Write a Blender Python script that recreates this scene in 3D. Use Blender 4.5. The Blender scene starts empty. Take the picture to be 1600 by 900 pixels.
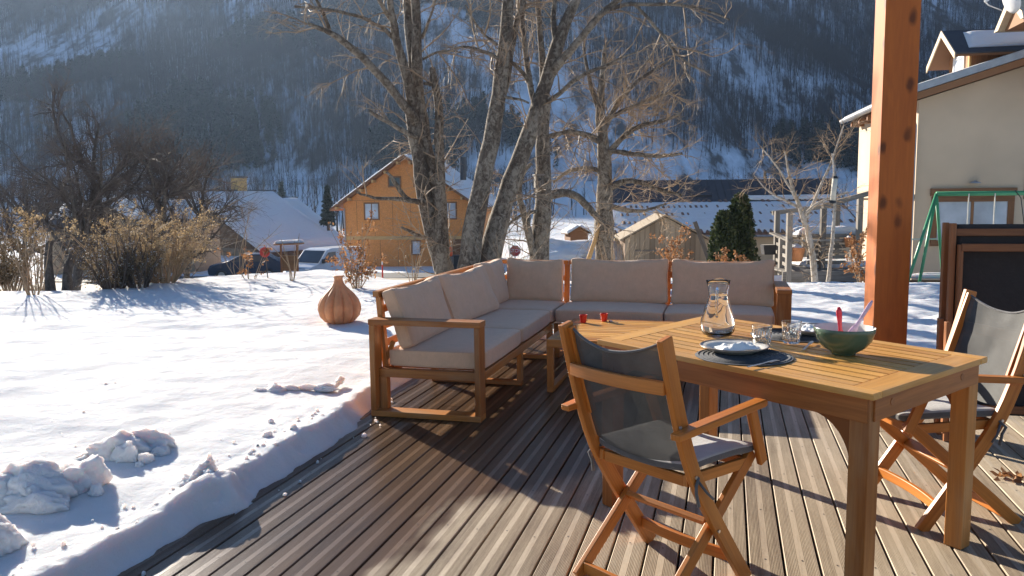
import bpy, bmesh, math, random
import numpy as np
from mathutils import Vector, Matrix

scene = bpy.context.scene
COL = scene.collection
R = math.radians
rng = np.random.default_rng(7)
random.seed(7)

# ------------------------------------------------------------------ camera
FPX, HY, ROLL, CH = 1260.0, 311.6, 0.0104, 1.37      # focal length in 1600-px units, horizon row, roll, eye height
pitch = math.atan((450 - HY) / FPX)
camd = bpy.data.cameras.new('camera')
camd.sensor_width = 36.0
camd.lens = FPX / 1600 * 36.0
camd.clip_start = 0.05
camd.clip_end = 6000
cam = bpy.data.objects.new('camera', camd)
COL.objects.link(cam)
cp, sp = math.cos(pitch), math.sin(pitch)
cF = np.array([0, cp, -sp]); _R = np.array([1.0, 0, 0]); _U = np.array([0, sp, cp])
cR = math.cos(ROLL) * _R - math.sin(ROLL) * _U
cU = math.cos(ROLL) * _U + math.sin(ROLL) * _R
m = Matrix(((cR[0], cU[0], -cF[0], 0), (cR[1], cU[1], -cF[1], 0), (cR[2], cU[2], -cF[2], CH), (0, 0, 0, 1)))
cam.matrix_world = m
scene.camera = cam

# ------------------------------------------------------------------ sky, sun, exposure
SUN_EL = 18.5
HAZE = 0.00018
SUN_AZ = -34.0            # degrees from +Y towards +X
world = bpy.data.worlds.new('World')
scene.world = world
world.use_nodes = True
wn = world.node_tree
sky = wn.nodes.new('ShaderNodeTexSky')
sky.sky_type = 'NISHITA'
sky.sun_disc = False
sky.sun_elevation = R(SUN_EL)
sky.sun_rotation = R(SUN_AZ)
sky.altitude = 1000
sky.air_density = 1.0
sky.dust_density = 0.2
sky.ozone_density = 4.0
wn.links.new(sky.outputs[0], wn.nodes['Background'].inputs[0])
wn.nodes['Background'].inputs[1].default_value = 0.058
sund = bpy.data.lights.new('sun', 'SUN')
sund.energy = 5.0
sund.angle = R(0.53)
sund.color = (1.0, 0.90, 0.76)
sun = bpy.data.objects.new('sun', sund)
COL.objects.link(sun)
sdir = Vector((math.sin(R(SUN_AZ)) * math.cos(R(SUN_EL)), math.cos(R(SUN_AZ)) * math.cos(R(SUN_EL)), math.sin(R(SUN_EL))))
sun.rotation_euler = (-sdir).to_track_quat('-Z', 'Y').to_euler()
vs = scene.view_settings
vs.view_transform = 'Standard'
vs.look = 'None'
vs.gamma = 1.0
vs.use_curve_mapping = False
vs.exposure = 1.45
scene.cycles.max_bounces = 8
scene.cycles.transparent_max_bounces = 12
scene.cycles.use_denoising = True
scene.cycles.volume_bounces = 0
scene.cycles.caustics_reflective = False


# ------------------------------------------------------------------ geometry helpers
def ray(x, y):
    return cF * FPX + cR * (x - 800) + cU * (450 - y)


def P(x, y, Y):
    """point of the place seen in direction (x, y) that stands Y metres down the garden"""
    d = ray(x, y)
    return np.array([0, 0, CH]) + d * (Y / d[1])


def PZ(x, y, z):
    d = ray(x, y)
    return np.array([0, 0, CH]) + d * ((z - CH) / d[2])


def link(name, data, parent=None):
    o = bpy.data.objects.new(name, data)
    COL.objects.link(o)
    if parent is not None:
        o.parent = parent
    return o


def tag(o, label=None, cat=None, group=None, kind=None):
    if label: o['label'] = label
    if cat: o['category'] = cat
    if group: o['group'] = group
    if kind: o['kind'] = kind
    return o


def thing(name, label, cat, loc=(0, 0, 0), rz=0.0, group=None, kind=None):
    o = link(name, None)
    o.location = loc
    o.rotation_euler = (0, 0, rz)
    return tag(o, label, cat, group, kind)


def copy_tree(o, parent=None):
    c = o.copy()
    COL.objects.link(c)
    c.parent = parent
    for ch in list(o.children):
        copy_tree(ch, c)
    return c


class MB:
    """collects shapes; build() links them as ONE mesh object"""
    def __init__(s):
        s.v = []; s.f = []; s.uv = []

    def add(s, verts, faces, uvs=None):
        o = len(s.v)
        s.v.extend([tuple(map(float, q)) for q in verts])
        for i, fc in enumerate(faces):
            s.f.append([k + o for k in fc])
            s.uv.append(uvs[i] if uvs is not None else [(0, 0)] * len(fc))
        return s

    def box(s, x0, x1, y0, y1, z0, z1):
        """axis box with the grain (u) along its longest side"""
        d = (x1 - x0, y1 - y0, z1 - z0)
        a = int(np.argmax(d))
        c = np.array([(x0 + x1) / 2, (y0 + y1) / 2, (z0 + z1) / 2])
        ax = np.zeros(3); ax[a] = 1
        b = (a + 1) % 3
        sd = np.zeros(3); sd[b] = 1
        e = 3 - a - b
        return s.beam(c - ax * d[a] / 2, c + ax * d[a] / 2, d[b], d[e], sd)

    def beam(s, p0, p1, w, t, side=(0, 0, 1)):
        return s.sweep([p0, p1], w, t, side)

    def sweep(s, pts, w, t, side=(0, 0, 1), ws=None):
        """rectangle w (along side) x t swept along pts"""
        pts = [np.array(q, float) for q in pts]
        side = np.array(side, float)
        n = len(pts)
        vv = []; L = [0.0]
        for i in range(n):
            if i == 0: tg = pts[1] - pts[0]
            elif i == n - 1: tg = pts[-1] - pts[-2]
            else: tg = (pts[i + 1] - pts[i]) / np.linalg.norm(pts[i + 1] - pts[i]) + (pts[i] - pts[i - 1]) / np.linalg.norm(pts[i] - pts[i - 1])
            tg = tg / np.linalg.norm(tg)
            sd = side - tg * (side @ tg); sd /= np.linalg.norm(sd)
            nn = np.cross(tg, sd)
            k = 1.0 if ws is None else ws[i]
            for a, b in ((-1, -1), (1, -1), (1, 1), (-1, 1)):
                vv.append(pts[i] + sd * a * w / 2 * k + nn * b * t / 2 * k)
            if i: L.append(L[-1] + np.linalg.norm(pts[i] - pts[i - 1]))
        fs = []; us = []
        u0 = random.uniform(0, 50); v0 = random.uniform(0, 50)
        cv = [v0, v0 + w, v0 + w + t, v0 + 2 * w + t, v0 + 2 * w + 2 * t]
        for i in range(n - 1):
            for k in range(4):
                j = (k + 1) % 4
                fs.append([i * 4 + k, i * 4 + j, (i + 1) * 4 + j, (i + 1) * 4 + k])
                us.append([(u0 + L[i], cv[k]), (u0 + L[i], cv[k + 1]), (u0 + L[i + 1], cv[k + 1]), (u0 + L[i + 1], cv[k])])
        fs.append([3, 2, 1, 0]); us.append([(u0, v0), (u0, v0 + w), (u0 + .02, v0 + w), (u0 + .02, v0)])
        e = (n - 1) * 4
        fs.append([e, e + 1, e + 2, e + 3]); us.append([(u0, v0), (u0, v0 + w), (u0 + .02, v0 + w), (u0 + .02, v0)])
        return s.add(vv, fs, us)

    def tube(s, pts, rad, n=8, cap=True):
        pts = [np.array(q, float) for q in pts]
        if not hasattr(rad, '__len__'): rad = [rad] * len(pts)
        vv = []
        up = np.array([0, 0, 1.0])
        L = 0; Ls = []
        prev = None
        for i in range(len(pts)):
            tg = pts[min(i + 1, len(pts) - 1)] - pts[max(i - 1, 0)]
            tg = tg / (np.linalg.norm(tg) + 1e-9)
            ref = up if abs(tg[2]) < .95 else np.array([1.0, 0, 0])
            if prev is None:
                a = np.cross(tg, ref)
            else:
                a = prev - tg * (prev @ tg)
            a /= (np.linalg.norm(a) + 1e-9); prev = a
            b = np.cross(tg, a)
            if i: L += np.linalg.norm(pts[i] - pts[i - 1])
            Ls.append(L)
            for k in range(n):
                th = 2 * math.pi * k / n
                vv.append(pts[i] + rad[i] * (a * math.cos(th) + b * math.sin(th)))
        fs = []; us = []
        for i in range(len(pts) - 1):
            for k in range(n):
                j = (k + 1) % n
                fs.append([i * n + k, i * n + j, (i + 1) * n + j, (i + 1) * n + k])
                c = 2 * math.pi * rad[i] / n
                us.append([(Ls[i], k * c), (Ls[i], (k + 1) * c), (Ls[i + 1], (k + 1) * c), (Ls[i + 1], k * c)])
        if cap:
            fs.append(list(range(n))[::-1]); us.append([(0, 0)] * n)
            fs.append([(len(pts) - 1) * n + k for k in range(n)]); us.append([(0, 0)] * n)
        return s.add(vv, fs, us)

    def lathe(s, prof, n=32, centre=(0, 0, 0), rib=0.0, ribs=0, close=False):
        cx, cy, cz = centre
        vv = []
        for (r, z) in prof:
            for k in range(n):
                th = 2 * math.pi * k / n
                q = r * (1 + rib * (abs(math.cos(ribs * th / 2)) - .6)) if ribs else r
                vv.append((cx + q * math.cos(th), cy + q * math.sin(th), cz + z))
        fs = []
        m_ = len(prof)
        for i in range(m_ - 1 + (1 if close else 0)):
            i2 = (i + 1) % m_
            for k in range(n):
                j = (k + 1) % n
                fs.append([i * n + k, i * n + j, i2 * n + j, i2 * n + k])
        if not close:
            pass
        return s.add(vv, fs)

    def poly(s, pts):
        return s.add(pts, [list(range(len(pts)))])

    def prism(s, outline, off):
        """outline (list of 3D points) extruded by vector off"""
        n = len(outline)
        a = [np.array(q, float) for q in outline]; o = np.array(off, float)
        vv = a + [q + o for q in a]
        fs = [list(range(n))[::-1], [n + k for k in range(n)]]
        for k in range(n):
            j = (k + 1) % n
            fs.append([k, j, n + j, n + k])
        return s.add(vv, fs)

    def build(s, name, mat, parent=None, bevel=0, smooth=False, seg=2):
        me = bpy.data.meshes.new(name)
        me.from_pydata(s.v, [], s.f)
        uvl = me.uv_layers.new(name='UVMap')
        flat = np.array([c for f in s.uv for u in f for c in u], dtype=np.float32)
        uvl.data.foreach_set('uv', flat)
        me.materials.append(mat)
        bm = bmesh.new(); bm.from_mesh(me)
        bmesh.ops.recalc_face_normals(bm, faces=bm.faces)
        bm.to_mesh(me); bm.free()
        if smooth:
            me.polygons.foreach_set('use_smooth', [True] * len(me.polygons))
        o = link(name, me, parent)
        if bevel:
            md = o.modifiers.new('bevel', 'BEVEL'); md.width = bevel; md.segments = seg; md.limit_method = 'ANGLE'; md.angle_limit = R(40)
            me.polygons.foreach_set('use_smooth', [True] * len(me.polygons))
            md.harden_normals = True
        return o


def np_mesh(name, V, F, mat, parent=None, smooth=False, uv=None):
    """V (n,3) float, F (m,k) int: fast mesh"""
    me = bpy.data.meshes.new(name)
    V = np.asarray(V, np.float32); F = np.asarray(F, np.int32)
    k = F.shape[1]
    me.vertices.add(len(V)); me.vertices.foreach_set('co', V.ravel())
    me.loops.add(F.size); me.loops.foreach_set('vertex_index', F.ravel())
    me.polygons.add(len(F))
    me.polygons.foreach_set('loop_start', np.arange(0, F.size, k, dtype=np.int32))
    me.polygons.foreach_set('loop_total', np.full(len(F), k, np.int32))
    if smooth: me.polygons.foreach_set('use_smooth', np.ones(len(F), bool))
    if uv is not None:
        l = me.uv_layers.new(name='UVMap')
        l.data.foreach_set('uv', np.asarray(uv, np.float32)[F.ravel()].ravel())
    me.update(calc_edges=True); me.validate()
    me.materials.append(mat)
    return link(name, me, parent)


# value noise (numpy) for terrain and lumps
_tab = np.random.default_rng(11).random((256, 256))


def vnoise(x, y):
    x = np.asarray(x, float); y = np.asarray(y, float)
    xi = np.floor(x).astype(int); yi = np.floor(y).astype(int)
    fx = x - xi; fy = y - yi
    fx = fx * fx * (3 - 2 * fx); fy = fy * fy * (3 - 2 * fy)
    a = _tab[xi % 256, yi % 256]; b = _tab[(xi + 1) % 256, yi % 256]
    c = _tab[xi % 256, (yi + 1) % 256]; d = _tab[(xi + 1) % 256, (yi + 1) % 256]
    return (a * (1 - fx) + b * fx) * (1 - fy) + (c * (1 - fx) + d * fx) * fy - .5


def fbm(x, y, o=4):
    t = 0; a = 1.0
    for i in range(o):
        t = t + a * vnoise(x * 2 ** i + 17.3 * i, y * 2 ** i + 5.1 * i); a *= .5
    return t


def sstep(a, b, x):
    t = np.clip((x - a) / (b - a), 0, 1)
    return t * t * (3 - 2 * t)


# ------------------------------------------------------------------ material helpers
def new_mat(name):
    mt = bpy.data.materials.new(name); mt.use_nodes = True
    nt = mt.node_tree
    return mt, nt, nt.nodes['Principled BSDF']


def N(nt, t, **kw):
    n = nt.nodes.new(t)
    for k, v in kw.items():
        if k.startswith('i_'):
            n.inputs[k[2:].replace('_', ' ')].default_value = v
        else:
            setattr(n, k, v)
    return n


def ramp(nt, fac, stops):
    r = nt.nodes.new('ShaderNodeValToRGB')
    el = r.color_ramp.elements
    while len(el) < len(stops): el.new(.5)
    for e, (p, c) in zip(el, stops):
        e.position = p; e.color = (*c, 1) if len(c) == 3 else c
    nt.links.new(fac, r.inputs[0])
    return r.outputs[0]


def mapping(nt, src, scale, loc=None):
    mp = nt.nodes.new('ShaderNodeMapping')
    mp.inputs['Scale'].default_value = scale
    nt.links.new(src, mp.inputs['Vector'])
    if loc is not None: nt.links.new(loc, mp.inputs['Location'])
    return mp.outputs[0]


def mixc(nt, fac, a, b, mode='MIX'):
    mx = nt.nodes.new('ShaderNodeMix'); mx.data_type = 'RGBA'; mx.blend_type = mode
    for sock, val in ((mx.inputs[0], fac), (mx.inputs[6], a), (mx.inputs[7], b)):
        if hasattr(val, 'is_output') or hasattr(val, 'links'): nt.links.new(val, sock)
        elif isinstance(val, (int, float)): sock.default_value = val
        else: sock.default_value = (*val, 1)
    return mx.outputs[2]


def math_(nt, op, a, b=None, c=None):
    n = nt.nodes.new('ShaderNodeMath'); n.operation = op
    for i, v in enumerate((a, b, c)):
        if v is None: continue
        if isinstance(v, (int, float)): n.inputs[i].default_value = v
        else: nt.links.new(v, n.inputs[i])
    return n.outputs[0]


def noise(nt, vec, scale, detail=4, rough=.55, dist=0.0):
    n = nt.nodes.new('ShaderNodeTexNoise')
    n.inputs['Scale'].default_value = scale; n.inputs['Detail'].default_value = detail
    n.inputs['Roughness'].default_value = rough; n.inputs['Distortion'].default_value = dist
    if vec is not None: nt.links.new(vec, n.inputs['Vector'])
    return n.outputs[0]


def bump(nt, b, h, strength=.3, dist=.01):
    n = nt.nodes.new('ShaderNodeBump'); n.inputs['Strength'].default_value = strength; n.inputs['Distance'].default_value = dist
    nt.links.new(h, n.inputs['Height']); nt.links.new(n.outputs[0], b.inputs['Normal'])
    return n


def coords(nt, kind='Object'):
    return nt.nodes.new('ShaderNodeTexCoord').outputs[kind]


def simple(name, col, rough=.6, metal=0.0, var=.12, scale=6.0, bmp=0.0):
    mt, nt, b = new_mat(name)
    co = coords(nt)
    n = noise(nt, co, scale, 5)
    a = tuple(max(0, c * (1 - var)) for c in col); d = tuple(min(1, c * (1 + var)) for c in col)
    nt.links.new(ramp(nt, n, [(.3, a), (.7, d)]), b.inputs['Base Color'])
    b.inputs['Roughness'].default_value = rough; b.inputs['Metallic'].default_value = metal
    if bmp: bump(nt, b, n, bmp, .01)
    return mt


def wood(name, dark, light, rough=.5, knots=0.0, grain=1.0, vary=.25, grey=None):
    """grain runs along u of the UV map (metres)"""
    mt, nt, b = new_mat(name)
    uv = coords(nt, 'UV')
    oi = nt.nodes.new('ShaderNodeObjectInfo')
    off = nt.nodes.new('ShaderNodeCombineXYZ')
    nt.links.new(math_(nt, 'MULTIPLY', oi.outputs['Random'], 91.0), off.inputs[0])
    nt.links.new(math_(nt, 'MULTIPLY', oi.outputs['Random'], 37.0), off.inputs[1])
    v1 = mapping(nt, uv, (1.6, 34 * grain, 1), off.outputs[0])
    n1 = noise(nt, v1, 1.0, 6, .6, .8)
    v2 = mapping(nt, uv, (5, 190 * grain, 1), off.outputs[0])
    n2 = noise(nt, v2, 1.0, 3, .6)
    v3 = mapping(nt, uv, (1.2, 4, 1), off.outputs[0])
    n3 = noise(nt, v3, 1.0, 2)
    t = math_(nt, 'ADD', math_(nt, 'MULTIPLY', n1, .6), math_(nt, 'MULTIPLY', n2, .25))
    t = math_(nt, 'ADD', t, math_(nt, 'MULTIPLY', n3, .25))
    t = math_(nt, 'ADD', t, math_(nt, 'MULTIPLY', math_(nt, 'SUBTRACT', oi.outputs['Random'], .5), vary))
    col = ramp(nt, t, [(.36, dark), (.74, light)])
    if grey is not None:
        g = noise(nt, mapping(nt, uv, (2.5, 9, 1), off.outputs[0]), 1.0, 3)
        col = mixc(nt, ramp(nt, g, [(.48, (0, 0, 0)), (.75, (.55, .55, .55))]), col, grey)
    if knots:
        nk = noise(nt, mapping(nt, uv, (9, 9, 1), off.outputs[0]), 1, 3)
        vk0 = mapping(nt, uv, (4.6, 8.0, 1), off.outputs[0])
        va = nt.nodes.new('ShaderNodeVectorMath'); va.operation = 'ADD'; nt.links.new(vk0, va.inputs[0])
        cb = nt.nodes.new('ShaderNodeCombineXYZ'); nt.links.new(math_(nt, 'MULTIPLY', nk, .35), cb.inputs[0]); nt.links.new(math_(nt, 'MULTIPLY', nk, .25), cb.inputs[1]); nt.links.new(cb.outputs[0], va.inputs[1])
        vk = va.outputs[0]
        vo = nt.nodes.new('ShaderNodeTexVoronoi'); vo.voronoi_dimensions = '2D'; vo.inputs['Scale'].default_value = 1.0; vo.inputs['Randomness'].default_value = .9
        nt.links.new(vk, vo.inputs['Vector'])
        k = ramp(nt, vo.outputs['Distance'], [(.08, (1, 1, 1)), (.24, (0, 0, 0))])
        k = math_(nt, 'MULTIPLY', k, ramp(nt, vo.outputs['Color'], [(.30, (0, 0, 0)), (.75, (1, 1, 1))]))
        col = mixc(nt, math_(nt, 'MULTIPLY', k, knots), col, tuple(c * .22 for c in dark))
    nt.links.new(col, b.inputs['Base Color'])
    b.inputs['Roughness'].default_value = rough
    b.inputs['Specular IOR Level'].default_value = .35
    bump(nt, b, t, .25, .002)
    return mt


M = {}
M['teak'] = wood('teak', (.27, .085, .016), (.56, .225, .052), .42, grey=(.36, .24, .13))
M['teak_dark'] = wood('teak_dark', (.22, .068, .014), (.46, .165, .040), .45)
M['teak_top'] = wood('teak_top', (.40, .165, .032), (.74, .385, .095), .38, vary=.4, grey=(.46, .30, .14))
M['acacia'] = wood('acacia', (.34, .095, .014), (.66, .235, .042), .40, vary=.16, grey=(.42, .19, .06))
M['post'] = wood('post_timber', (.25, .054, .008), (.48, .13, .019), .6, knots=.8, grain=.35)
M['folded'] = wood('brown_teak', (.17, .06, .022), (.36, .14, .05), .5)
M['grey_wood'] = wood('grey_wood', (.10, .085, .07), (.30, .27, .235), .8)
M['plank_wood'] = wood('old_plank', (.20, .15, .10), (.42, .34, .24), .8)
M['brown_wood'] = wood('brown_clad', (.14, .065, .03), (.30, .145, .065), .7)
M['house_brown'] = wood('dark_clad', (.06, .035, .02), (.17, .095, .05), .8)
M['trim'] = simple('cream_trim', (.50, .39, .26), .6)
M['osb_trim'] = wood('osb_trim', (.42, .24, .09), (.66, .42, .18), .7)

# oriented strand board of the house under construction
mt, nt, b = new_mat('osb')
co = coords(nt)
v = nt.nodes.new('ShaderNodeTexVoronoi'); v.inputs['Scale'].default_value = 15.0
nt.links.new(co, v.inputs['Vector'])
c1 = ramp(nt, v.outputs['Color'], [(.1, (.56, .21, .05)), (.9, (.74, .30, .075))])
n1 = noise(nt, co, .5, 3)
nt.links.new(mixc(nt, ramp(nt, n1, [(.3, (.0, .0, .0)), (.8, (.5, .5, .5))]), c1, (.70, .29, .08)), b.inputs['Base Color'])
b.inputs['Roughness'].default_value = .7
M['osb'] = mt

# snow
def snow_mat(name, fine=1.0, col=(.70, .702, .705), dirt=False):
    mt, nt, b = new_mat(name)
    geo = nt.nodes.new('ShaderNodeNewGeometry')
    n = noise(nt, geo.outputs['Position'], 55 * fine, 6, .7)
    n2 = noise(nt, geo.outputs['Position'], 7 * fine, 5, .6)
    n3 = noise(nt, geo.outputs['Position'], 260 * fine, 2, .6)
    h = math_(nt, 'ADD', math_(nt, 'MULTIPLY', n, .35), math_(nt, 'MULTIPLY', n2, 1.0))
    h = math_(nt, 'ADD', h, math_(nt, 'MULTIPLY', n3, .12))
    c = ramp(nt, n2, [(.3, tuple(x * .95 for x in col)), (.7, col)])
    nt.links.new(c, b.inputs['Base Color'])
    b.inputs['Roughness'].default_value = .95
    b.inputs['Specular IOR Level'].default_value = .08
    b.inputs['Subsurface Weight'].default_value = .8
    b.inputs['Subsurface Radius'].default_value = (1.0, .72, .58)
    b.inputs['Subsurface Scale'].default_value = .075
    bump(nt, b, h, .6, .04 / fine)
    return mt


M['snow'] = snow_mat('snow')
M['roof_snow'] = snow_mat('roof_snow', .5)
mt, nt, b = new_mat('mountain_snow')
geo = nt.nodes.new('ShaderNodeNewGeometry')
nz = noise(nt, geo.outputs['Position'], .05, 6, .6)
nz2 = noise(nt, mapping(nt, geo.outputs['Position'], (.10, .035, .0)), 1, 6, .65)
c = ramp(nt, nz2, [(.40, (.10, .09, .085)), (.50, (.55, .58, .63)), (.66, (.82, .86, .93))])
nt.links.new(c, b.inputs['Base Color']); b.inputs['Roughness'].default_value = .9
M['mountain'] = mt

# cushions: beige woven fabric
def fabric(name, col, scale=900., rough=.9, var=.10, sheen=.25):
    mt, nt, b = new_mat(name)
    co = coords(nt)
    w1 = nt.nodes.new('ShaderNodeTexWave'); w1.bands_direction = 'X'; w1.inputs['Scale'].default_value = scale / 6; w1.inputs['Distortion'].default_value = 1.5
    w2 = nt.nodes.new('ShaderNodeTexWave'); w2.bands_direction = 'Y'; w2.inputs['Scale'].default_value = scale / 6; w2.inputs['Distortion'].default_value = 1.5
    nt.links.new(co, w1.inputs[0]); nt.links.new(co, w2.inputs[0])
    n = noise(nt, co, 14, 6, .65)
    n2 = noise(nt, mapping(nt, co, (200, 200, 30)), 1, 3)
    f = math_(nt, 'ADD', math_(nt, 'MULTIPLY', n, .6), math_(nt, 'MULTIPLY', n2, .4))
    c = ramp(nt, f, [(.3, tuple(x * (1 - var) for x in col)), (.7, tuple(min(1, x * (1 + var)) for x in col))])
    nt.links.new(c, b.inputs['Base Color'])
    b.inputs['Roughness'].default_value = rough
    b.inputs['Sheen Weight'].default_value = sheen
    h = math_(nt, 'ADD', math_(nt, 'MULTIPLY', math_(nt, 'ADD', w1.outputs[1], w2.outputs[1]), .04), math_(nt, 'MULTIPLY', n, 1.0))
    bump(nt, b, h, .5, .010)
    return mt


M['beige'] = fabric('beige_fabric', (.68, .44, .275))
M['canvas'] = fabric('grey_canvas', (.37, .37, .36), var=.14)
M['charcoal_shade'] = fabric('charcoal_shade_canvas', (.10, .098, .10), var=.14)  # charcoal of hem and ties, and the shade painted on seat pad sides
M['dark_textile'] = fabric('dark_brown_textile', (.028, .020, .018), var=.2)
M['napkin'] = fabric('white_paper', (.82, .82, .80), var=.03)
M['mat_black'] = fabric('woven_black', (.028, .03, .035), scale=1500, var=.3)

# mesh sling: threads with gaps
mt, nt, b = new_mat('mesh_sling')
co = coords(nt, 'UV')
w1 = nt.nodes.new('ShaderNodeTexWave'); w1.bands_direction = 'X'; w1.inputs['Scale'].default_value = 120
w2 = nt.nodes.new('ShaderNodeTexWave'); w2.bands_direction = 'Y'; w2.inputs['Scale'].default_value = 120
nt.links.new(co, w1.inputs[0]); nt.links.new(co, w2.inputs[0])
thr = math_(nt, 'MAXIMUM', w1.outputs[1], w2.outputs[1])
n = noise(nt, co, 9, 4)
nt.links.new(ramp(nt, n, [(.3, (.034, .034, .033)), (.7, (.072, .074, .072))]), b.inputs['Base Color'])
b.inputs['Roughness'].default_value = .75
al = ramp(nt, thr, [(.30, (.66, .66, .66)), (.6, (1, 1, 1))])
tr_ = nt.nodes.new('ShaderNodeBsdfTranslucent'); tr_.inputs[0].default_value = (.24, .25, .24, 1)
mx_ = nt.nodes.new('ShaderNodeMixShader'); mx_.inputs[0].default_value = .04
nt.links.new(b.outputs[0], mx_.inputs[1]); nt.links.new(tr_.outputs[0], mx_.inputs[2])
tp_ = nt.nodes.new('ShaderNodeBsdfTransparent'); mx2 = nt.nodes.new('ShaderNodeMixShader')
nt.links.new(al, mx2.inputs[0]); nt.links.new(tp_.outputs[0], mx2.inputs[1]); nt.links.new(mx_.outputs[0], mx2.inputs[2])
nt.links.new(mx2.outputs[0], nt.nodes['Material Output'].inputs[0])
M['sling'] = mt

# deck boards
mt, nt, b = new_mat('deck_board')
uv = coords(nt, 'UV')
oi = nt.nodes.new('ShaderNodeObjectInfo')
geo = nt.nodes.new('ShaderNodeNewGeometry')
off = nt.nodes.new('ShaderNodeCombineXYZ')
nt.links.new(math_(nt, 'MULTIPLY', oi.outputs['Random'], 131.0), off.inputs[0])
nt.links.new(math_(nt, 'MULTIPLY', oi.outputs['Random'], 57.0), off.inputs[1])
g1 = noise(nt, mapping(nt, uv, (2.2, 60, 1), off.outputs[0]), 1, 6, .65, .6)
g2 = noise(nt, mapping(nt, uv, (1.3, 5, 1), off.outputs[0]), 1, 4, .6)
g3 = noise(nt, mapping(nt, uv, (30, 160, 1), off.outputs[0]), 1, 3, .7)
t = math_(nt, 'ADD', math_(nt, 'MULTIPLY', g1, .45), math_(nt, 'MULTIPLY', g2, .4))
t = math_(nt, 'ADD', t, math_(nt, 'MULTIPLY', g3, .22))
t = math_(nt, 'ADD', t, math_(nt, 'MULTIPLY', math_(nt, 'SUBTRACT', oi.outputs['Random'], .5), .18))
dry = ramp(nt, t, [(.34, (.19, .135, .088)), (.52, (.375, .295, .20)), (.72, (.53, .435, .31))])
sx = nt.nodes.new('ShaderNodeSeparateXYZ'); nt.links.new(uv, sx.inputs[0])
strip = ramp(nt, math_(nt, 'ABSOLUTE', sx.outputs[1]), [(.0085, (1, 1, 1)), (.0105, (0, 0, 0))])
dry = mixc(nt, math_(nt, 'MULTIPLY', strip, .14), dry, (.66, .56, .43))
px = nt.nodes.new('ShaderNodeSeparateXYZ'); nt.links.new(geo.outputs['Position'], px.inputs[0])
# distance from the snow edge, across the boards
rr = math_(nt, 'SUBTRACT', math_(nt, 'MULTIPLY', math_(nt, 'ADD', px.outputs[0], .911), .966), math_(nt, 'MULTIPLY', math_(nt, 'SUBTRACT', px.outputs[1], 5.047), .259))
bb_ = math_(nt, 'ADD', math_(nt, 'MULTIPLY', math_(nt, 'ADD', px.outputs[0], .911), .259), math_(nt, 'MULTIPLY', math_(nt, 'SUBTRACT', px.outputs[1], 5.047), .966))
melt_shade = nt.nodes.new('ShaderNodeMapRange'); melt_shade.interpolation_type = 'SMOOTHSTEP'; nt.links.new(bb_, melt_shade.inputs[0])
melt_shade.inputs[1].default_value = -1.7; melt_shade.inputs[2].default_value = .2; melt_shade.inputs[3].default_value = 0.0; melt_shade.inputs[4].default_value = 1.0  # carries the wet darkening under sofa and coffee table to deepen their shade
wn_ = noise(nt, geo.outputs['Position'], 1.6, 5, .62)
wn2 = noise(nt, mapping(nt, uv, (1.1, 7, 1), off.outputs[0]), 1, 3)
wet_shade = math_(nt, 'SUBTRACT', math_(nt, 'ADD', math_(nt, 'ADD', 1.0, melt_shade.outputs[0]), math_(nt, 'MULTIPLY', math_(nt, 'ADD', wn_, wn2), .55)), rr)
wet_shade = ramp(nt, wet_shade, [(.42, (0, 0, 0)), (.62, (1, 1, 1))])
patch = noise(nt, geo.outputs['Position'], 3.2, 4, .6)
wet_shade = mixc(nt, 1.0, wet_shade, math_(nt, 'MULTIPLY', ramp(nt, patch, [(.53, (0, 0, 0)), (.60, (.8, .8, .8))]), ramp(nt, rr, [(.85, (1, 1, 1)), (1.0, (0, 0, 0))])), 'LIGHTEN')
wet_shade_col = mixc(nt, 1.0, dry, (.29, .20, .135), 'MULTIPLY')
frost = ramp(nt, noise(nt, geo.outputs['Position'], 75, 4, .75), [(.60, (0, 0, 0)), (.72, (1, 1, 1))])
fm = ramp(nt, rr, [(.15, (.6, .6, .6)), (.95, (0, 0, 0))])
col = mixc(nt, wet_shade, dry, wet_shade_col)
col = mixc(nt, math_(nt, 'MULTIPLY', math_(nt, 'MULTIPLY', frost, fm), .5), col, (.62, .62, .62))
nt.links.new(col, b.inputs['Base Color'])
rg = nt.nodes.new('ShaderNodeMapRange'); nt.links.new(wet_shade, rg.inputs[0]); rg.inputs[3].default_value = .72; rg.inputs[4].default_value = .30
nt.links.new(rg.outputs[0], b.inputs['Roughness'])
bump(nt, b, t, .35, .004)
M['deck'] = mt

# bark with lichen
def bark(name, dark, mid, lich, amt=.5, sc=1.0):
    mt, nt, b = new_mat(name)
    geo = nt.nodes.new('ShaderNodeNewGeometry')
    pos = geo.outputs['Position']
    n1 = noise(nt, mapping(nt, pos, (26 * sc, 26 * sc, 7 * sc)), 1, 6, .7, .6)
    n2 = noise(nt, mapping(nt, pos, (15 * sc, 15 * sc, 12 * sc)), 1, 6, .68, .8)
    n3 = noise(nt, mapping(nt, pos, (2.2 * sc, 2.2 * sc, 1.1 * sc)), 1, 4, .6)
    c = ramp(nt, n1, [(.34, dark), (.62, mid)])
    k = math_(nt, 'ADD', n2, math_(nt, 'MULTIPLY', math_(nt, 'SUBTRACT', n3, .5), .55))
    c = mixc(nt, ramp(nt, k, [(.48 - .1 * amt, (0, 0, 0)), (.68 - .1 * amt, (.85, .85, .85))]), c, lich)
    nt.links.new(c, b.inputs['Base Color']); b.inputs['Roughness'].default_value = .9
    bump(nt, b, math_(nt, 'ADD', n1, math_(nt, 'MULTIPLY', n2, .6)), .8, .02)
    return mt


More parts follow.
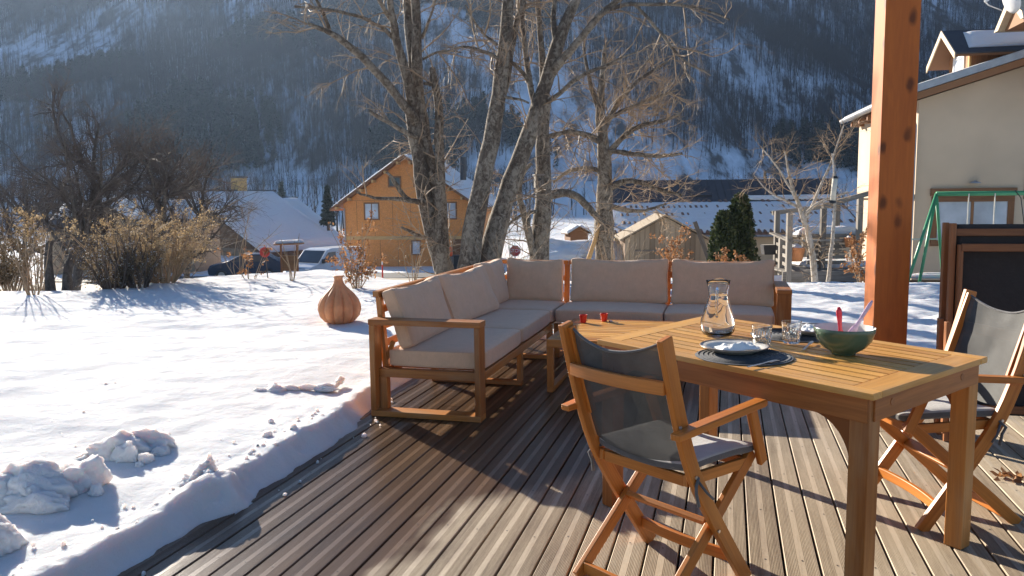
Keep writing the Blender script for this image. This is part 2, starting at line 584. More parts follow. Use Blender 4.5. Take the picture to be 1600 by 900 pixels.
M['bark'] = bark('lichen_bark', (.03, .021, .015), (.13, .098, .07), (.31, .265, .205), .5, 1.0)
M['twig'] = simple('twig', (.30, .215, .14), .7, var=.35, scale=3)
M['twig_warm'] = simple('twig_warm', (.36, .25, .15), .7, var=.35, scale=3)
M['dark_bark'] = bark('dark_bark', (.03, .024, .02), (.10, .08, .066), (.15, .13, .11), .2)
M['dark_twig'] = simple('dark_twig', (.105, .08, .065), .85, var=.35, scale=3)
M['birch'] = bark('pale_bark', (.22, .17, .12), (.52, .45, .36), (.66, .6, .52), .6, 1.4)


def leafmat(name, c0, c1, trans=.35):
    mt, nt, b = new_mat(name)
    geo = nt.nodes.new('ShaderNodeNewGeometry')
    n = noise(nt, geo.outputs['Position'], 9, 3)
    rnd = geo.outputs['Random Per Island']
    t = math_(nt, 'ADD', math_(nt, 'MULTIPLY', n, .4), math_(nt, 'MULTIPLY', rnd, .6))
    c = ramp(nt, t, [(.2, c0), (.8, c1)])
    nt.links.new(c, b.inputs['Base Color']); b.inputs['Roughness'].default_value = .7
    tr = nt.nodes.new('ShaderNodeBsdfTranslucent'); nt.links.new(c, tr.inputs[0])
    mx = nt.nodes.new('ShaderNodeMixShader'); mx.inputs[0].default_value = trans
    out = nt.nodes['Material Output']
    nt.links.new(b.outputs[0], mx.inputs[1]); nt.links.new(tr.outputs[0], mx.inputs[2]); nt.links.new(mx.outputs[0], out.inputs[0])
    return mt


M['leaf_gold'] = leafmat('straw_leaves', (.22, .145, .07), (.54, .40, .22))
M['leaf_rust'] = leafmat('rust_leaves', (.20, .085, .035), (.46, .235, .10))
M['leaf_dark'] = leafmat('olive_brown_leaves', (.07, .045, .022), (.25, .17, .085), .2)
M['leaf_green'] = leafmat('thuja_green', (.018, .03, .010), (.075, .095, .03), .15)
M['conifer'] = leafmat('conifer_green', (.012, .022, .014), (.045, .06, .035), .1)
M['forest'] = simple('forest_trunks', (.040, .033, .031), .9, var=.3, scale=.5)
M['cream'] = simple('cream_render', (.55, .43, .305), .85, var=.09, scale=.7, bmp=.12)
M['beige_wall'] = simple('beige_wall', (.52, .40, .26), .85, var=.10, scale=1.5)
M['zinc'] = simple('zinc_sheet', (.30, .31, .33), .45, .6, .15)
M['roof_dark'] = simple('dark_roof_sheet', (.055, .055, .06), .55, .2, .2)
M['clad_dark'] = simple('dark_cladding', (.06, .06, .068), .6, .1, .2, 1.0)
M['tile'] = simple('weathered_tile', (.20, .12, .085), .85, 0, .4, 3.0)
M['glass_dark'] = simple('window_glass', (.05, .06, .075), .08, 0, .3, .6)
M['glass_sky'] = simple('window_reflection_glass', (.42, .47, .54), .15, 0, .4, .7)
M['white'] = simple('white_paint', (.74, .74, .74), .4, 0, .05)
M['van_paint'] = simple('white_van_paint', (.62, .64, .68), .25, 0, .04)
M['black'] = simple('black_plastic', (.02, .02, .022), .5)
M['asphalt'] = simple('asphalt', (.05, .05, .055), .85, 0, .3, 2.0)
M['grit'] = simple('sandy_verge', (.42, .36, .28), .9, 0, .25, 1.5)
M['red'] = simple('red_enamel', (.62, .03, .02), .35, 0, .08)
M['red_sign'] = simple('red_sign', (.55, .05, .04), .5, 0, .15)
M['orange_cloth'] = simple('orange_plastic', (.85, .13, .03), .5, 0, .06)
M['red_rubber'] = simple('red_silicone', (.72, .025, .05), .4, 0, .05)
M['lilac'] = simple('lilac_melamine', (.66, .45, .55), .35, 0, .25, 60)
M['green_pipe'] = simple('green_tube', (.05, .26, .12), .4, 0, .1)
M['rope'] = simple('pale_rope', (.66, .62, .52), .8)
M['metal'] = simple('steel', (.55, .55, .55), .3, .9, .08)
M['terracotta'] = simple('terracotta', (.60, .25, .105), .6, 0, .22, 9, .15)
M['bowl_green'] = simple('green_glaze', (.085, .135, .085), .22, 0, .06)
M['bowl_in'] = simple('bowl_inside', (.62, .60, .54), .3, 0, .05)
M['food'] = simple('brown_salad', (.16, .07, .035), .7, 0, .5, 40)
M['china'] = simple('cream_china', (.66, .62, .55), .22, 0, .04)
M['china_rim'] = simple('brown_rim', (.22, .15, .11), .3, 0, .1)
M['chimney'] = simple('yellow_render', (.52, .36, .14), .85, 0, .12)
M['haze'] = None
mt, nt, b = new_mat('clear_glass')
b.inputs['Base Color'].default_value = (.97, .98, .98, 1); b.inputs['Roughness'].default_value = .02
b.inputs['Transmission Weight'].default_value = 1.0; b.inputs['IOR'].default_value = 1.46
M['glass'] = mt
mt, nt, b = new_mat('water')
b.inputs['Base Color'].default_value = (.97, .985, 1, 1); b.inputs['Roughness'].default_value = .0
b.inputs['Transmission Weight'].default_value = 1.0; b.inputs['IOR'].default_value = 1.33
M['water'] = mt

# ------------------------------------------------------------------ the garden frame: r across the boards, b along them
OW = np.array([-.911, 5.047, 0.0])
BA = R(75)
bv = np.array([math.cos(BA), math.sin(BA), 0]); rv = np.array([bv[1], -bv[0], 0])


def G(r, b_, z=0.0):
    return OW + rv * r + bv * b_ + np.array([0, 0, z])


def to_rb(x, y):
    dx = x - OW[0]; dy = y - OW[1]
    return dx * rv[0] + dy * rv[1], dx * bv[0] + dy * bv[1]


# ------------------------------------------------------------------ ground: snow-covered garden, slope and valley
def crest(x):
    return np.interp(x, [-30, -9, -6.5, -5.2, -3.4, -2.2, 0, 2, 4.5, 8, 30], [10, 10.2, 10.6, 13.5, 14.2, 11.8, 11.5, 11.5, 11, 11, 12])


def ground_z(x, y):
    x = np.asarray(x, float); y = np.asarray(y, float)
    dx = y - crest(x)
    near = .085 + .05 * fbm(x * .35, y * .35, 3) + .035 * fbm(x * .9 + 3, y * 1.7, 3) + .05 * sstep(-3, -.2, dx) * (1 - sstep(0, 1, dx))
    near = near + .014 * fbm(x * 1.1 - y * .4, y * 3.6 + x * .5, 4) * sstep(-.2, -1.2, x) + .012 * fbm(x * 5, y * 7, 2) * sstep(8.0, 9.5, y)
    floor_l = np.interp(y, [0, 12, 18, 25, 35, 45, 55, 110, 200, 330, 360, 2000], [-.3, -.5, -1.1, -1.7, -2.3, -2.75, -3.1, -3.6, 1.0, 8.0, 10, 10])
    floor_r = np.interp(y, [0, 12, 18, 28, 40, 60, 110, 200, 330, 360, 2000], [-.6, -.8, -1.0, -1.2, -2.6, -3.6, -3.8, 1.5, 8.0, 10, 10])
    k = sstep(1.0, 4.5, x - .08 * (y - 15))
    fl = floor_l * (1 - k) + floor_r * k + .12 * fbm(x * .12, y * .12, 3) + .04 * fbm(x * .7, y * .7, 3)
    s = sstep(0, 9, dx)
    s = np.where(y > 18, np.maximum(s, sstep(0, 8, dx)), s)
    return near * (1 - s) + fl * s


def axis(segs):
    out = []
    for a, b_, st in segs:
        out.extend(np.arange(a, b_, st))
    out.append(segs[-1][1])
    return np.array(out)


ra = axis([(-1500, -300, 100), (-300, -80, 20), (-80, -30, 2.0), (-30, -12, .4), (-12, -4, .11), (-4, -1.2, .05), (-1.2, -.25, .03), (-.25, .35, .012), (.35, 3.0, .25), (3.0, 7.5, .07), (7.5, 14, .25), (14, 40, 1), (40, 120, 8), (120, 1500, 115)])
ba = axis([(-160, -20, 20), (-20, -10, 2), (-10, -3.6, .1), (-3.6, -.2, .022), (-.2, 2.5, .05), (2.5, 3.3, .02), (3.3, 8, .06), (8, 16, .12), (16, 40, .5), (40, 120, 4), (120, 360, 20), (360, 1200, 60)])
Rg, Bg = np.meshgrid(ra, ba, indexing='ij')
X = OW[0] + Rg * rv[0] + Bg * bv[0]; Y = OW[1] + Rg * rv[1] + Bg * bv[1]
Z = ground_z(X, Y)


def edge_r(b_):           # where the snow bank stops at the deck (left side)
    e = np.interp(b_, [-6, -2.6, -1.75, -1.55, -1.35, -.4, .1, .5, 4], [.06, .075, .085, .16, .09, .085, .0, -.10, -.14])
    return e + .035 * fbm(b_ * 2.3, b_ * 0 + 3.3, 4) + .012 * fbm(b_ * 11, b_ * 0 + 8, 3)


def edge_b(r_):
    return np.interp(r_, [-1, 2.7, 3.4, 6, 9], [2.98, 2.98, 2.75, 2.7, 2.6]) + .12 * fbm(r_ * 1.7, r_ * 0 + 1.2, 4)


er = edge_r(Bg); eb = edge_b(Rg)
inside = np.clip((Rg - er + .135) / .135, 0, 1) ** .8 * (1 - sstep(-.05, .05, Bg - eb)) * (1 - sstep(7.6, 7.9, Rg)) * sstep(-9.5, -9.2, Bg)
# crumbly rim
rim = np.exp(-((Rg - er + .17) / .07) ** 2) * (Bg < 1.5) * (Bg > -4)
Z = Z + rim * (.026 * np.maximum(0, fbm(Rg * 14, Bg * 11, 4)) + .008)
bump1 = np.exp(-(((Rg - .06) / .13) ** 2 + ((Bg + 1.62) / .22) ** 2)) * .075
Z = Z + bump1 * (.6 + 1.2 * fbm(Rg * 12, Bg * 12, 4))
Z = Z - .03 * sstep(-1.1, -.3, Rg) * sstep(-.3, .3, Bg) * (1 - sstep(2.6, 3.4, Bg)) * (Rg < 3)
Z = Z * (1 - inside) + (-.04) * inside
Z = np.where(Rg - er > .02, np.minimum(Z, -.04 - 3 * np.clip(Rg - er - .02, 0, .06)), Z) * ((Rg - er > .02) & (inside > .5)) + Z * (1 - ((Rg - er > .02) & (inside > .5)))
face = inside * (1 - inside) * 4 * (Rg < .4) * (Bg < 2)
Z = Z + face * (.030 * fbm(Rg * 9, Bg * 7, 4) + .012 * fbm(Rg * 30, Bg * 24, 2))
# trodden and wind-worked relief
tread = (Rg > 3.2) & (Rg < 7.5) & (Bg > 2.6) & (Bg < 9)
Z = Z + np.where(tread, .05 * fbm(Rg * 3.1, Bg * 3.1, 4) + .03 * fbm(Rg * 8, Bg * 8, 3), 0)
Z = Z + np.where(Rg < -.2, .010 * fbm(Rg * 6, Bg * 2.2, 3), 0) * sstep(40, 20, Bg)
nr, nb = Rg.shape
idx = np.arange(nr * nb).reshape(nr, nb)
F = np.stack([idx[:-1, :-1].ravel(), idx[1:, :-1].ravel(), idx[1:, 1:].ravel(), idx[:-1, 1:].ravel()], 1)
tag(np_mesh('snow_ground', np.stack([X.ravel(), Y.ravel(), Z.ravel()], 1), F, M['snow'], smooth=True), kind='structure')

# ------------------------------------------------------------------ mountain
def mountain_z(x, y):
    s = .575 * (y - 335 + 26 * fbm(x * .006, y * .004, 3))
    ridge = 252 + 18 * fbm(x * .004 + 9, y * 0 + 2, 3)
    z = np.minimum(s, ridge - .3 * np.maximum(0, y - 800))
    gully = 20 * fbm(x * .012 + .004 * y, y * .006, 4) * sstep(340, 430, y)
    return 7 + np.maximum(z, -8) + gully + 2.5 * fbm(x * .06, y * .06, 3)


xs = np.arange(-1150, 1151, 9.0); ys = np.arange(325, 1080, 7.0)
XX, YY = np.meshgrid(xs, ys, indexing='ij')
ZZ = mountain_z(XX, YY)
idx = np.arange(XX.size).reshape(XX.shape)
F = np.stack([idx[:-1, :-1].ravel(), idx[1:, :-1].ravel(), idx[1:, 1:].ravel(), idx[:-1, 1:].ravel()], 1)
tag(np_mesh('mountain', np.stack([XX.ravel(), YY.ravel(), ZZ.ravel()], 1), F, M['mountain'], smooth=True), kind='structure')


# ------------------------------------------------------------------ branching
def tubes(polys, sides=4):
    """polys: list of (pts (n,3), radii (n)); returns V, F (quads)"""
    Vs = []; Fs = []; o = 0
    by = {}
    for p, r_ in polys:
        by.setdefault(len(p), []).append((p, r_))
    for n, lst in by.items():
        Pp = np.array([q[0] for q in lst]); Rr = np.array([q[1] for q in lst])
        Mn = len(lst)
        T = np.empty_like(Pp)
        T[:, 1:-1] = Pp[:, 2:] - Pp[:, :-2]; T[:, 0] = Pp[:, 1] - Pp[:, 0]; T[:, -1] = Pp[:, -1] - Pp[:, -2]
        T /= np.linalg.norm(T, axis=2, keepdims=True) + 1e-9
        mean = T.mean(1)
        ref = np.where((np.abs(mean[:, 2]) < .8)[:, None], np.array([0, 0, 1.0]), np.array([1.0, 0, 0]))[:, None, :]
        A = np.cross(T, np.broadcast_to(ref, T.shape)); A /= np.linalg.norm(A, axis=2, keepdims=True) + 1e-9
        Bb = np.cross(T, A)
        th = np.arange(sides) * 2 * math.pi / sides
        V = Pp[:, :, None, :] + Rr[:, :, None, None] * (A[:, :, None, :] * np.cos(th)[None, None, :, None] + Bb[:, :, None, :] * np.sin(th)[None, None, :, None])
        Vs.append(V.reshape(-1, 3))
        base = o + (np.arange(Mn) * n * sides)[:, None, None]
        i = np.arange(n - 1)[None, :, None]; k = np.arange(sides)[None, None, :]; j = (k + 1) % sides
        f = np.stack(np.broadcast_arrays(base + i * sides + k, base + i * sides + j, base + (i + 1) * sides + j, base + (i + 1) * sides + k), -1)
        Fs.append(f.reshape(-1, 4))
        o += Mn * n * sides
    return np.concatenate(Vs), np.concatenate(Fs)


def wander(g, p, d, L, n, wig, up=0.0):
    pts = [np.array(p, float)]; d = np.array(d, float); d /= np.linalg.norm(d)
    for i in range(n - 1):
        d = d + g.normal(0, wig, 3) + np.array([0, 0, up])
        d /= np.linalg.norm(d)
        pts.append(pts[-1] + d * L / (n - 1))
    return np.array(pts)


def side_dir(g, d, ang):
    d = d / np.linalg.norm(d)
    a = g.normal(0, 1, 3); a -= d * (a @ d); a /= np.linalg.norm(a)
    return d * math.cos(ang) + a * math.sin(ang)


def grow(g, stem, rad, levels, out, flat=0.0):
    """stem: polyline; levels: list of (count per metre, length, radius ratio, angle, wiggle, up)"""
    if not levels: return
    cnt, Ln, rr_, ang, wig, up, n = levels[0]
    seg = np.linalg.norm(np.diff(stem, axis=0), axis=1); tot = seg.sum()
    k = g.poisson(cnt * tot)
    cum = np.concatenate([[0], np.cumsum(seg)])
    for _ in range(k):
        t = tot * g.uniform(.12, 1.0)
        i = min(np.searchsorted(cum, t) - 1, len(seg) - 1); i = max(i, 0)
        f = (t - cum[i]) / (seg[i] + 1e-9)
        p = stem[i] * (1 - f) + stem[i + 1] * f
        r0 = (rad[i] * (1 - f) + rad[i + 1] * f)
        d = side_dir(g, stem[i + 1] - stem[i], g.normal(ang, .22))
        if flat: d[1] *= (1 - flat)
        l = Ln * g.uniform(.45, 1.15) * (1 - .35 * t / tot)
        r = min(r0 * .8, rr_) * g.uniform(.7, 1.1)
        pl = wander(g, p, d, l, n, wig, up)
        rd = np.linspace(r, r * .35, n)
        out.append((pl, rd))
        grow(g, pl, rd, levels[1:], out, flat)


def resample(pts, n):
    pts = np.array(pts, float)
    s = np.concatenate([[0], np.cumsum(np.linalg.norm(np.diff(pts, axis=0), axis=1))])
    # smooth with Catmull-like cubic through numpy interp of a refined spline
    t = np.linspace(0, s[-1], n)
    out = np.stack([np.interp(t, s, pts[:, i]) for i in range(pts.shape[1])], 1)
    for _ in range(2):
        out[1:-1] = .25 * out[:-2] + .5 * out[1:-1] + .25 * out[2:]
    return out


def px_stem(pts, Y0, Y1=None, n=16, g=None, lump=.0):
    """stem through viewed directions (x, y, width) rising from distance Y0 to Y1"""
    Y1 = Y0 if Y1 is None else Y1
    a = np.array([(*P(x, y, Y0 + (Y1 - Y0) * i / (len(pts) - 1)), w * .5 * (Y0 + (Y1 - Y0) * i / (len(pts) - 1)) / FPX) for i, (x, y, w) in enumerate(pts)])
    a = resample(a, n)
    if lump and g is not None:
        a[:, 3] *= 1 + g.normal(0, lump, n)
        a[1:, :3] += g.normal(0, lump * .12, (n - 1, 3))
    return a[:, :3], a[:, 3]


def leaves(g, pts, size, droop=.3):
    """one bent diamond per point"""
    n = len(pts)
    d = g.normal(0, 1, (n, 3)); d[:, 2] -= droop; d /= np.linalg.norm(d, axis=1, keepdims=True)
    a = np.cross(d, g.normal(0, 1, (n, 3))); a /= np.linalg.norm(a, axis=1, keepdims=True)
    s = (size * g.uniform(.6, 1.3, n))[:, None]
    nrm = np.cross(d, a)
    V = np.stack([pts, pts + d * s * .5 + a * s * .28 + nrm * s * .06, pts + d * s, pts + d * s * .5 - a * s * .28 + nrm * s * .06], 1).reshape(-1, 3)
    F = np.arange(n * 4).reshape(n, 4)
    return V, F


def along(polys, g, per):
    pts = []
    for p, _ in polys:
        for i in range(len(p) - 1):
            k = g.poisson(per * np.linalg.norm(p[i + 1] - p[i]))
            if k:
                t = g.random(k)[:, None]
                pts.append(p[i] * (1 - t) + p[i + 1] * t)
    return np.concatenate(pts)


def stem_mesh(name, stems, mat, parent, n=12):
    V, F = tubes(stems, n)
    return np_mesh(name, V, F, mat, parent, smooth=True)


def tree(name, label, cat, base, stems, twig_levels, seed, group=None, bark_='bark', twig='twig', extra=None, flat=0.0, sides=4):
    g = np.random.default_rng(seed)
    t = thing(name, label, cat, base, 0, group)
    off = np.array(base)
    st = [(p - off, r_) for p, r_ in stems]
    stem_mesh('trunk', st, M[bark_], t)
    tw = []
    for p, r_ in st:
        grow(g, p, r_, twig_levels, tw, flat)
    if extra:
        for p, r_, lv in extra:
            tw.append((p - off, r_)); grow(g, p - off, r_, lv, tw, flat)
    if tw:
        V, F = tubes(tw, sides)
        np_mesh('crown', V, F, M[twig], t, smooth=True)
    return t

# ------------------------------------------------------------------ deck
deck = thing('deck', None, None, tuple(G(0, 0, 0)), -R(15), kind='structure')
PITCH, BW, TH = .1285, .1195, .027
prof = []        # half profile across the board: (v, z)
half = BW / 2


def groove_profile():
    pts = []
    x = -half
    pts += [(x, -TH), (x, -.004), (x + .003, 0)]
    x += .005
    pitch_ = (half - .005 - .0098) / 8
    for _k in range(8):
        pts += [(x, 0), (x + .0004, -.0028), (x + .0017, -.0028), (x + .0021, 0)]
        x += pitch_
    left = pts[:]
    right = [(-v, z) for v, z in left[::-1]]
    return left + [(-.0095, 0), (.0095, 0)] + right


PR = groove_profile()


def plank_mesh(L, name):
    V = []; uv = []
    for yy in (0, L):
        for v, z in PR:
            V.append((v, yy, z)); uv.append((yy, v))
    n = len(PR)
    F = [[k, k + 1, n + k + 1, n + k] for k in range(n - 1)]
    F += [[n - 1, 0, n, 2 * n - 1]]
    me = bpy.data.meshes.new(name)
    me.from_pydata(V, [], F + [list(range(n))[::-1], [n + k for k in range(n)]])
    l = me.uv_layers.new(name='UVMap')
    for lp in me.loops:
        l.data[lp.index].uv = uv[lp.vertex_index]
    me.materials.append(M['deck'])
    return me


LENS = {}
nb_ = int((7.6 + .35) / PITCH)
for i in range(nb_):
    r0 = -.35 + i * PITCH
    cuts = [-9.4, [.35, -4.1, 1.35][i % 3] + 0, 3.0]
    if cuts[1] < -3.5: cuts = [-9.4, -3.9, 3.0]
    for a, b_ in zip(cuts[:-1], cuts[1:]):
        L = round(b_ - a - .003, 3)
        if L not in LENS: LENS[L] = plank_mesh(L, 'plank')
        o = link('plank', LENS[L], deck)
        o.location = (r0, a, random.uniform(-.0012, .0012))
# screw heads on the smooth strip of every board
sc = MB()
for i in range(nb_):
    r0 = -.35 + i * PITCH
    for bb in (-3.05, -2.55, -2.05, -1.55, -1.05, -.55, -.05, .45, .95, 1.45, 1.95, 2.45):
        cx, cy = r0 + random.uniform(-.004, .004), bb + random.uniform(-.02, .02)
        sc.add([(cx + .0042 * math.cos(t), cy + .0042 * math.sin(t), .0016) for t in np.linspace(0, 2 * math.pi, 7)[:-1]], [list(range(6))])
tag(sc.build('screw_heads', M['black'], deck), kind='stuff')
jb = MB()
for bb in np.arange(-9.2, 3, .5):
    jb.box(-.4, 7.6, bb, bb + .05, -.16, -.030)
tag(jb.build('joists', M['house_brown'], deck), kind='stuff')

# ------------------------------------------------------------------ cushions
def rbox(hx, hy, hz, r, n=9, puff=None):
    """closed rounded box, grid on every face, vertices merged; puff(p) -> p displaces"""
    t = np.linspace(-1, 1, n)
    t = np.sign(t) * np.abs(t) ** .7
    H = np.array([hx, hy, hz])
    V = []; F = []; key = {}

    def vid(p):
        k = tuple(np.round(p, 5))
        if k not in key:
            key[k] = len(V); V.append(np.array(p, float))
        return key[k]
    for ax in range(3):
        a, c = (ax + 1) % 3, (ax + 2) % 3
        for s in (-1, 1):
            g = [[None] * n for _ in range(n)]
            for i in range(n):
                for j in range(n):
                    q = np.zeros(3); q[ax] = s; q[a] = t[i]; q[c] = t[j]
                    g[i][j] = vid(q)
            for i in range(n - 1):
                for j in range(n - 1):
                    f = [g[i][j], g[i + 1][j], g[i + 1][j + 1], g[i][j + 1]]
                    F.append(f if s > 0 else f[::-1])
    out = []
    for q in V:
        p = q * H
        inn = np.clip(p, -(H - r), H - r)
        d = p - inn
        l = np.linalg.norm(d)
        if l > 1e-9: p = inn + d / l * r
        if puff is not None: p = puff(p, q)
        out.append(p)
    return np.array(out), F


def cushion(name, parent, size, loc, rot=(0, 0, 0), r=.025, kind='seat', seed=0, n=13, mat='beige'):
    hx, hy, hz = [s / 2 for s in size]
    ph = seed * 3.7

    def puff(p, q):
        p = p.copy()
        e = (1 - abs(q[0]) ** 4) * (1 - abs(q[1]) ** 4)
        if kind == 'seat':
            p[2] += np.sign(q[2]) * .012 * e + .004 * vnoise(p[0] * 7 + ph, p[1] * 7)
        else:       # pillow standing in the x-z plane, thin in y
            e = (1 - abs(q[0]) ** 3) * (1 - abs(q[2]) ** 3)
            p[1] *= (.80 + .38 * e)
            p[1] += .018 * vnoise(p[0] * 8 + ph, p[2] * 8) + .008 * vnoise(p[0] * 22 + ph, p[2] * 14)
            p[2] -= .030 * (1 - q[0] ** 2) * max(0, q[2]) ** 2       # top edge sags between the corners
            p[2] += (.016 * vnoise(p[0] * 16 + ph, 3.3) + .010 * vnoise(p[0] * 38 + ph, p[1] * 30)) * max(0, q[2]) ** 3
            p[0] += .012 * vnoise(p[2] * 18 + ph, 7.7) * abs(q[0]) ** 3
            p[0] *= 1 - .03 * (1 - abs(q[2]) ** 2)
        return p
    V, F = rbox(hx, hy, hz, r, n, puff)
    me = bpy.data.meshes.new(name); me.from_pydata([tuple(v) for v in V], [], F)
    me.polygons.foreach_set('use_smooth', [True] * len(me.polygons))
    me.materials.append(M[mat])
    o = link(name, me, parent); o.location = loc; o.rotation_euler = rot
    md = o.modifiers.new('subdivision', 'SUBSURF'); md.levels = 1; md.render_levels = 1
    # welt seam
    mb = MB()
    k = 28
    for s in (-1, 1):
        pts = []
        for i in range(k + 1):
            a = 2 * math.pi * i / k
            c, sn = math.cos(a), math.sin(a)
            cx = math.copysign(abs(c) ** .16, c); sy = math.copysign(abs(sn) ** .16, sn)
            if kind == 'seat':
                q = np.array([cx, sy, s * .96]); 
                p = np.array([cx * (hx - .004), sy * (hy - .004), s * (hz - .012)])
            else:
                q = np.array([cx, s * 1.0, sy]); p = np.array([cx * (hx - .006), s * (hy - .012), sy * (hz - .006)])
            p = puff(p, q)
            pts.append(p)
        mb.tube(pts, .0035, 5, cap=False)
    mb.build('piping', M[mat], o, smooth=True)
    return o


WB = .0035


def sofa_section(label):
    return thing('sofa_section', label, 'sofa', tuple(G(0, 0, 0)), -R(15), 'sections of the corner sofa')


def part(name, parent, x0, x1, y0, y1, z0, z1, mat='teak', bev=WB):
    return MB().box(x0, x1, y0, y1, z0, z1).build(name, M[mat], parent, bev)


def sled(s, x0, x1, y0, y1, th=.036):
    """closed foot frame across the seat"""
    part('leg', s, x0, x0 + th, y0, y1, 0.036, .245)
    part('leg', s, x1 - th, x1, y0, y1, 0.036, .245)
    part('foot_rail', s, x0, x1, y0 + .001, y1 - .001, .001, .036)


# left section (two seats, arm at the near end)
s = sofa_section('long left section of teak corner sofa with open arm frame nearest the snow')
part('arm_rail', s, -.004, .740, -.002, .114, .590, .626)
part('arm_rail', s, .0, .735, .0, .112, .001, .037)
part('arm_post', s, .0, .037, .0, .112, .037, .590)
part('arm_post', s, .698, .735, .0, .112, .037, .590)
part('leg', s, .039, .092, .060, .112, .037, .245)
part('seat_rail', s, .037, .698, .056, .108, .245, .300)
part('seat_rail', s, .690, .735, .113, 2.085, .245, .300)
part('seat_rail', s, .03, .075, .113, 2.085, .245, .300)
sled(s, .03, .735, 1.02, 1.08)
sled(s, .03, .735, 2.03, 2.085)
for k in range(9):
    part('seat_slat', s, .076, .689, .20 + k * .21, .27 + k * .21, .282, .298)
for yy in (.118, 1.03, 2.03):
    MB().beam((.052, yy + .025, .30), (.016, yy + .025, .755), .05, .035, (0, 1, 0)).build('back_post', M['teak'], s, WB)
part('back_rail', s, -.012, .030, .100, 2.085, .756, .793)
for zz in (.42, .54, .65):
    part('back_slat', s, .022, .040, .17, 2.03, zz, zz + .05)
cushion('seat_cushion', s, (.655, .975, .12), (.403, .590, .362), seed=1)
cushion('seat_cushion', s, (.655, 1.0, .12), (.403, 1.585, .362), seed=2)
MB().beam((.12, .11, .47), (.045, .15, .33), .012, .03, (0, 1, 0)).build('strap', M['teak'], s, .001)
cushion('back_cushion', s, (.88, .125, .41), (.138, .55, .618), (R(-19), 0, R(90 + 1)), r=.035, kind='back', seed=3, n=17)
cushion('back_cushion', s, (.98, .125, .41), (.165, 1.50, .618), (R(-22), 0, R(90 - 4)), r=.035, kind='back', seed=4, n=17)

# corner section
s = sofa_section('corner section of teak sofa where the two rows of cushions meet')
part('seat_rail', s, .03, .735, 2.095, 2.14, .245, .300)
part('seat_rail', s, .03, .735, 2.80, 2.845, .245, .300)
part('seat_rail', s, .03, .075, 2.14, 2.80, .245, .300)
part('seat_rail', s, .690, .735, 2.14, 2.80, .245, .300)
for xx, yy in ((.03, 2.095), (.699, 2.095), (.03, 2.80), (.699, 2.80)):
    part('leg', s, xx, xx + .036, yy, yy + .045, .001, .245)
part('back_rail', s, -.012, .030, 2.09, 2.86, .756, .793)
part('back_rail', s, .030, .735, 2.822, 2.862, .756, .793)
for xx, yy in ((.012, 2.10), (.012, 2.80)):
    MB().beam((xx + .03, yy + .02, .30), (xx, yy + .02, .755), .04, .035, (0, 1, 0)).build('back_post', M['teak'], s, WB)
for zz in (.44, .6):
    part('back_slat', s, .022, .040, 2.15, 2.80, zz, zz + .05)
    part('back_slat', s, .06, .70, 2.826, 2.842, zz, zz + .05)
cushion('seat_cushion', s, (.655, .685, .12), (.403, 2.436, .362), seed=5)
cushion('back_cushion', s, (.66, .125, .41), (.125, 2.36, .624), (R(-12), 0, R(90)), r=.035, kind='back', seed=6, n=17)
cushion('back_cushion', s, (.55, .125, .41), (.440, 2.715, .620), (R(-11), 0, 0), r=.035, kind='back', seed=7, n=17)

# right section (two seats, arm at the far right end)
s = sofa_section('right section of teak corner sofa facing the jug with solid arm end')
x0, x1 = .745, 2.69
part('seat_rail', s, x0, 2.575, 2.115, 2.16, .245, .300)
part('seat_rail', s, x0, 2.575, 2.80, 2.845, .245, .300)
for xx in (x0, 1.66):
    part('leg', s, xx, xx + .05, 2.115, 2.151, .037, .245)
    part('leg', s, xx, xx + .05, 2.809, 2.845, .037, .245)
    part('foot_rail', s, xx, xx + .05, 2.115, 2.845, .001, .037)
for k in range(8):
    part('seat_slat', s, x0 + .12 + k * .22, x0 + .19 + k * .22, 2.16, 2.80, .282, .298)
part('arm_rail', s, 2.576, 2.692, 2.108, 2.852, .590, .626)
part('arm_rail', s, 2.578, 2.690, 2.11, 2.85, .001, .037)
part('arm_post', s, 2.578, 2.690, 2.11, 2.147, .037, .590)
part('arm_post', s, 2.578, 2.690, 2.813, 2.85, .037, .590)
part('back_rail', s, x0 - .004, 2.60, 2.824, 2.864, .756, .793)
for xx in (.702, 1.64, 2.54):
    MB().beam((xx + .025, 2.79, .30), (xx + .025, 2.842, .755), .05, .035, (1, 0, 0)).build('back_post', M['teak'], s, WB)
for zz in (.42, .54, .65):
    part('back_slat', s, .78, 2.52, 2.806, 2.822, zz, zz + .05)
cushion('seat_cushion', s, (.925, .655, .12), (1.212, 2.455, .362), seed=8)
cushion('seat_cushion', s, (.885, .655, .12), (2.125, 2.455, .362), seed=9)
cushion('back_cushion', s, (.90, .125, .42), (1.230, 2.715, .624), (R(-12), 0, 0), r=.035, kind='back', seed=10, n=17)
cushion('back_cushion', s, (.89, .125, .42), (2.145, 2.705, .620), (R(-12), 0, R(-1)), r=.035, kind='back', seed=11, n=17)

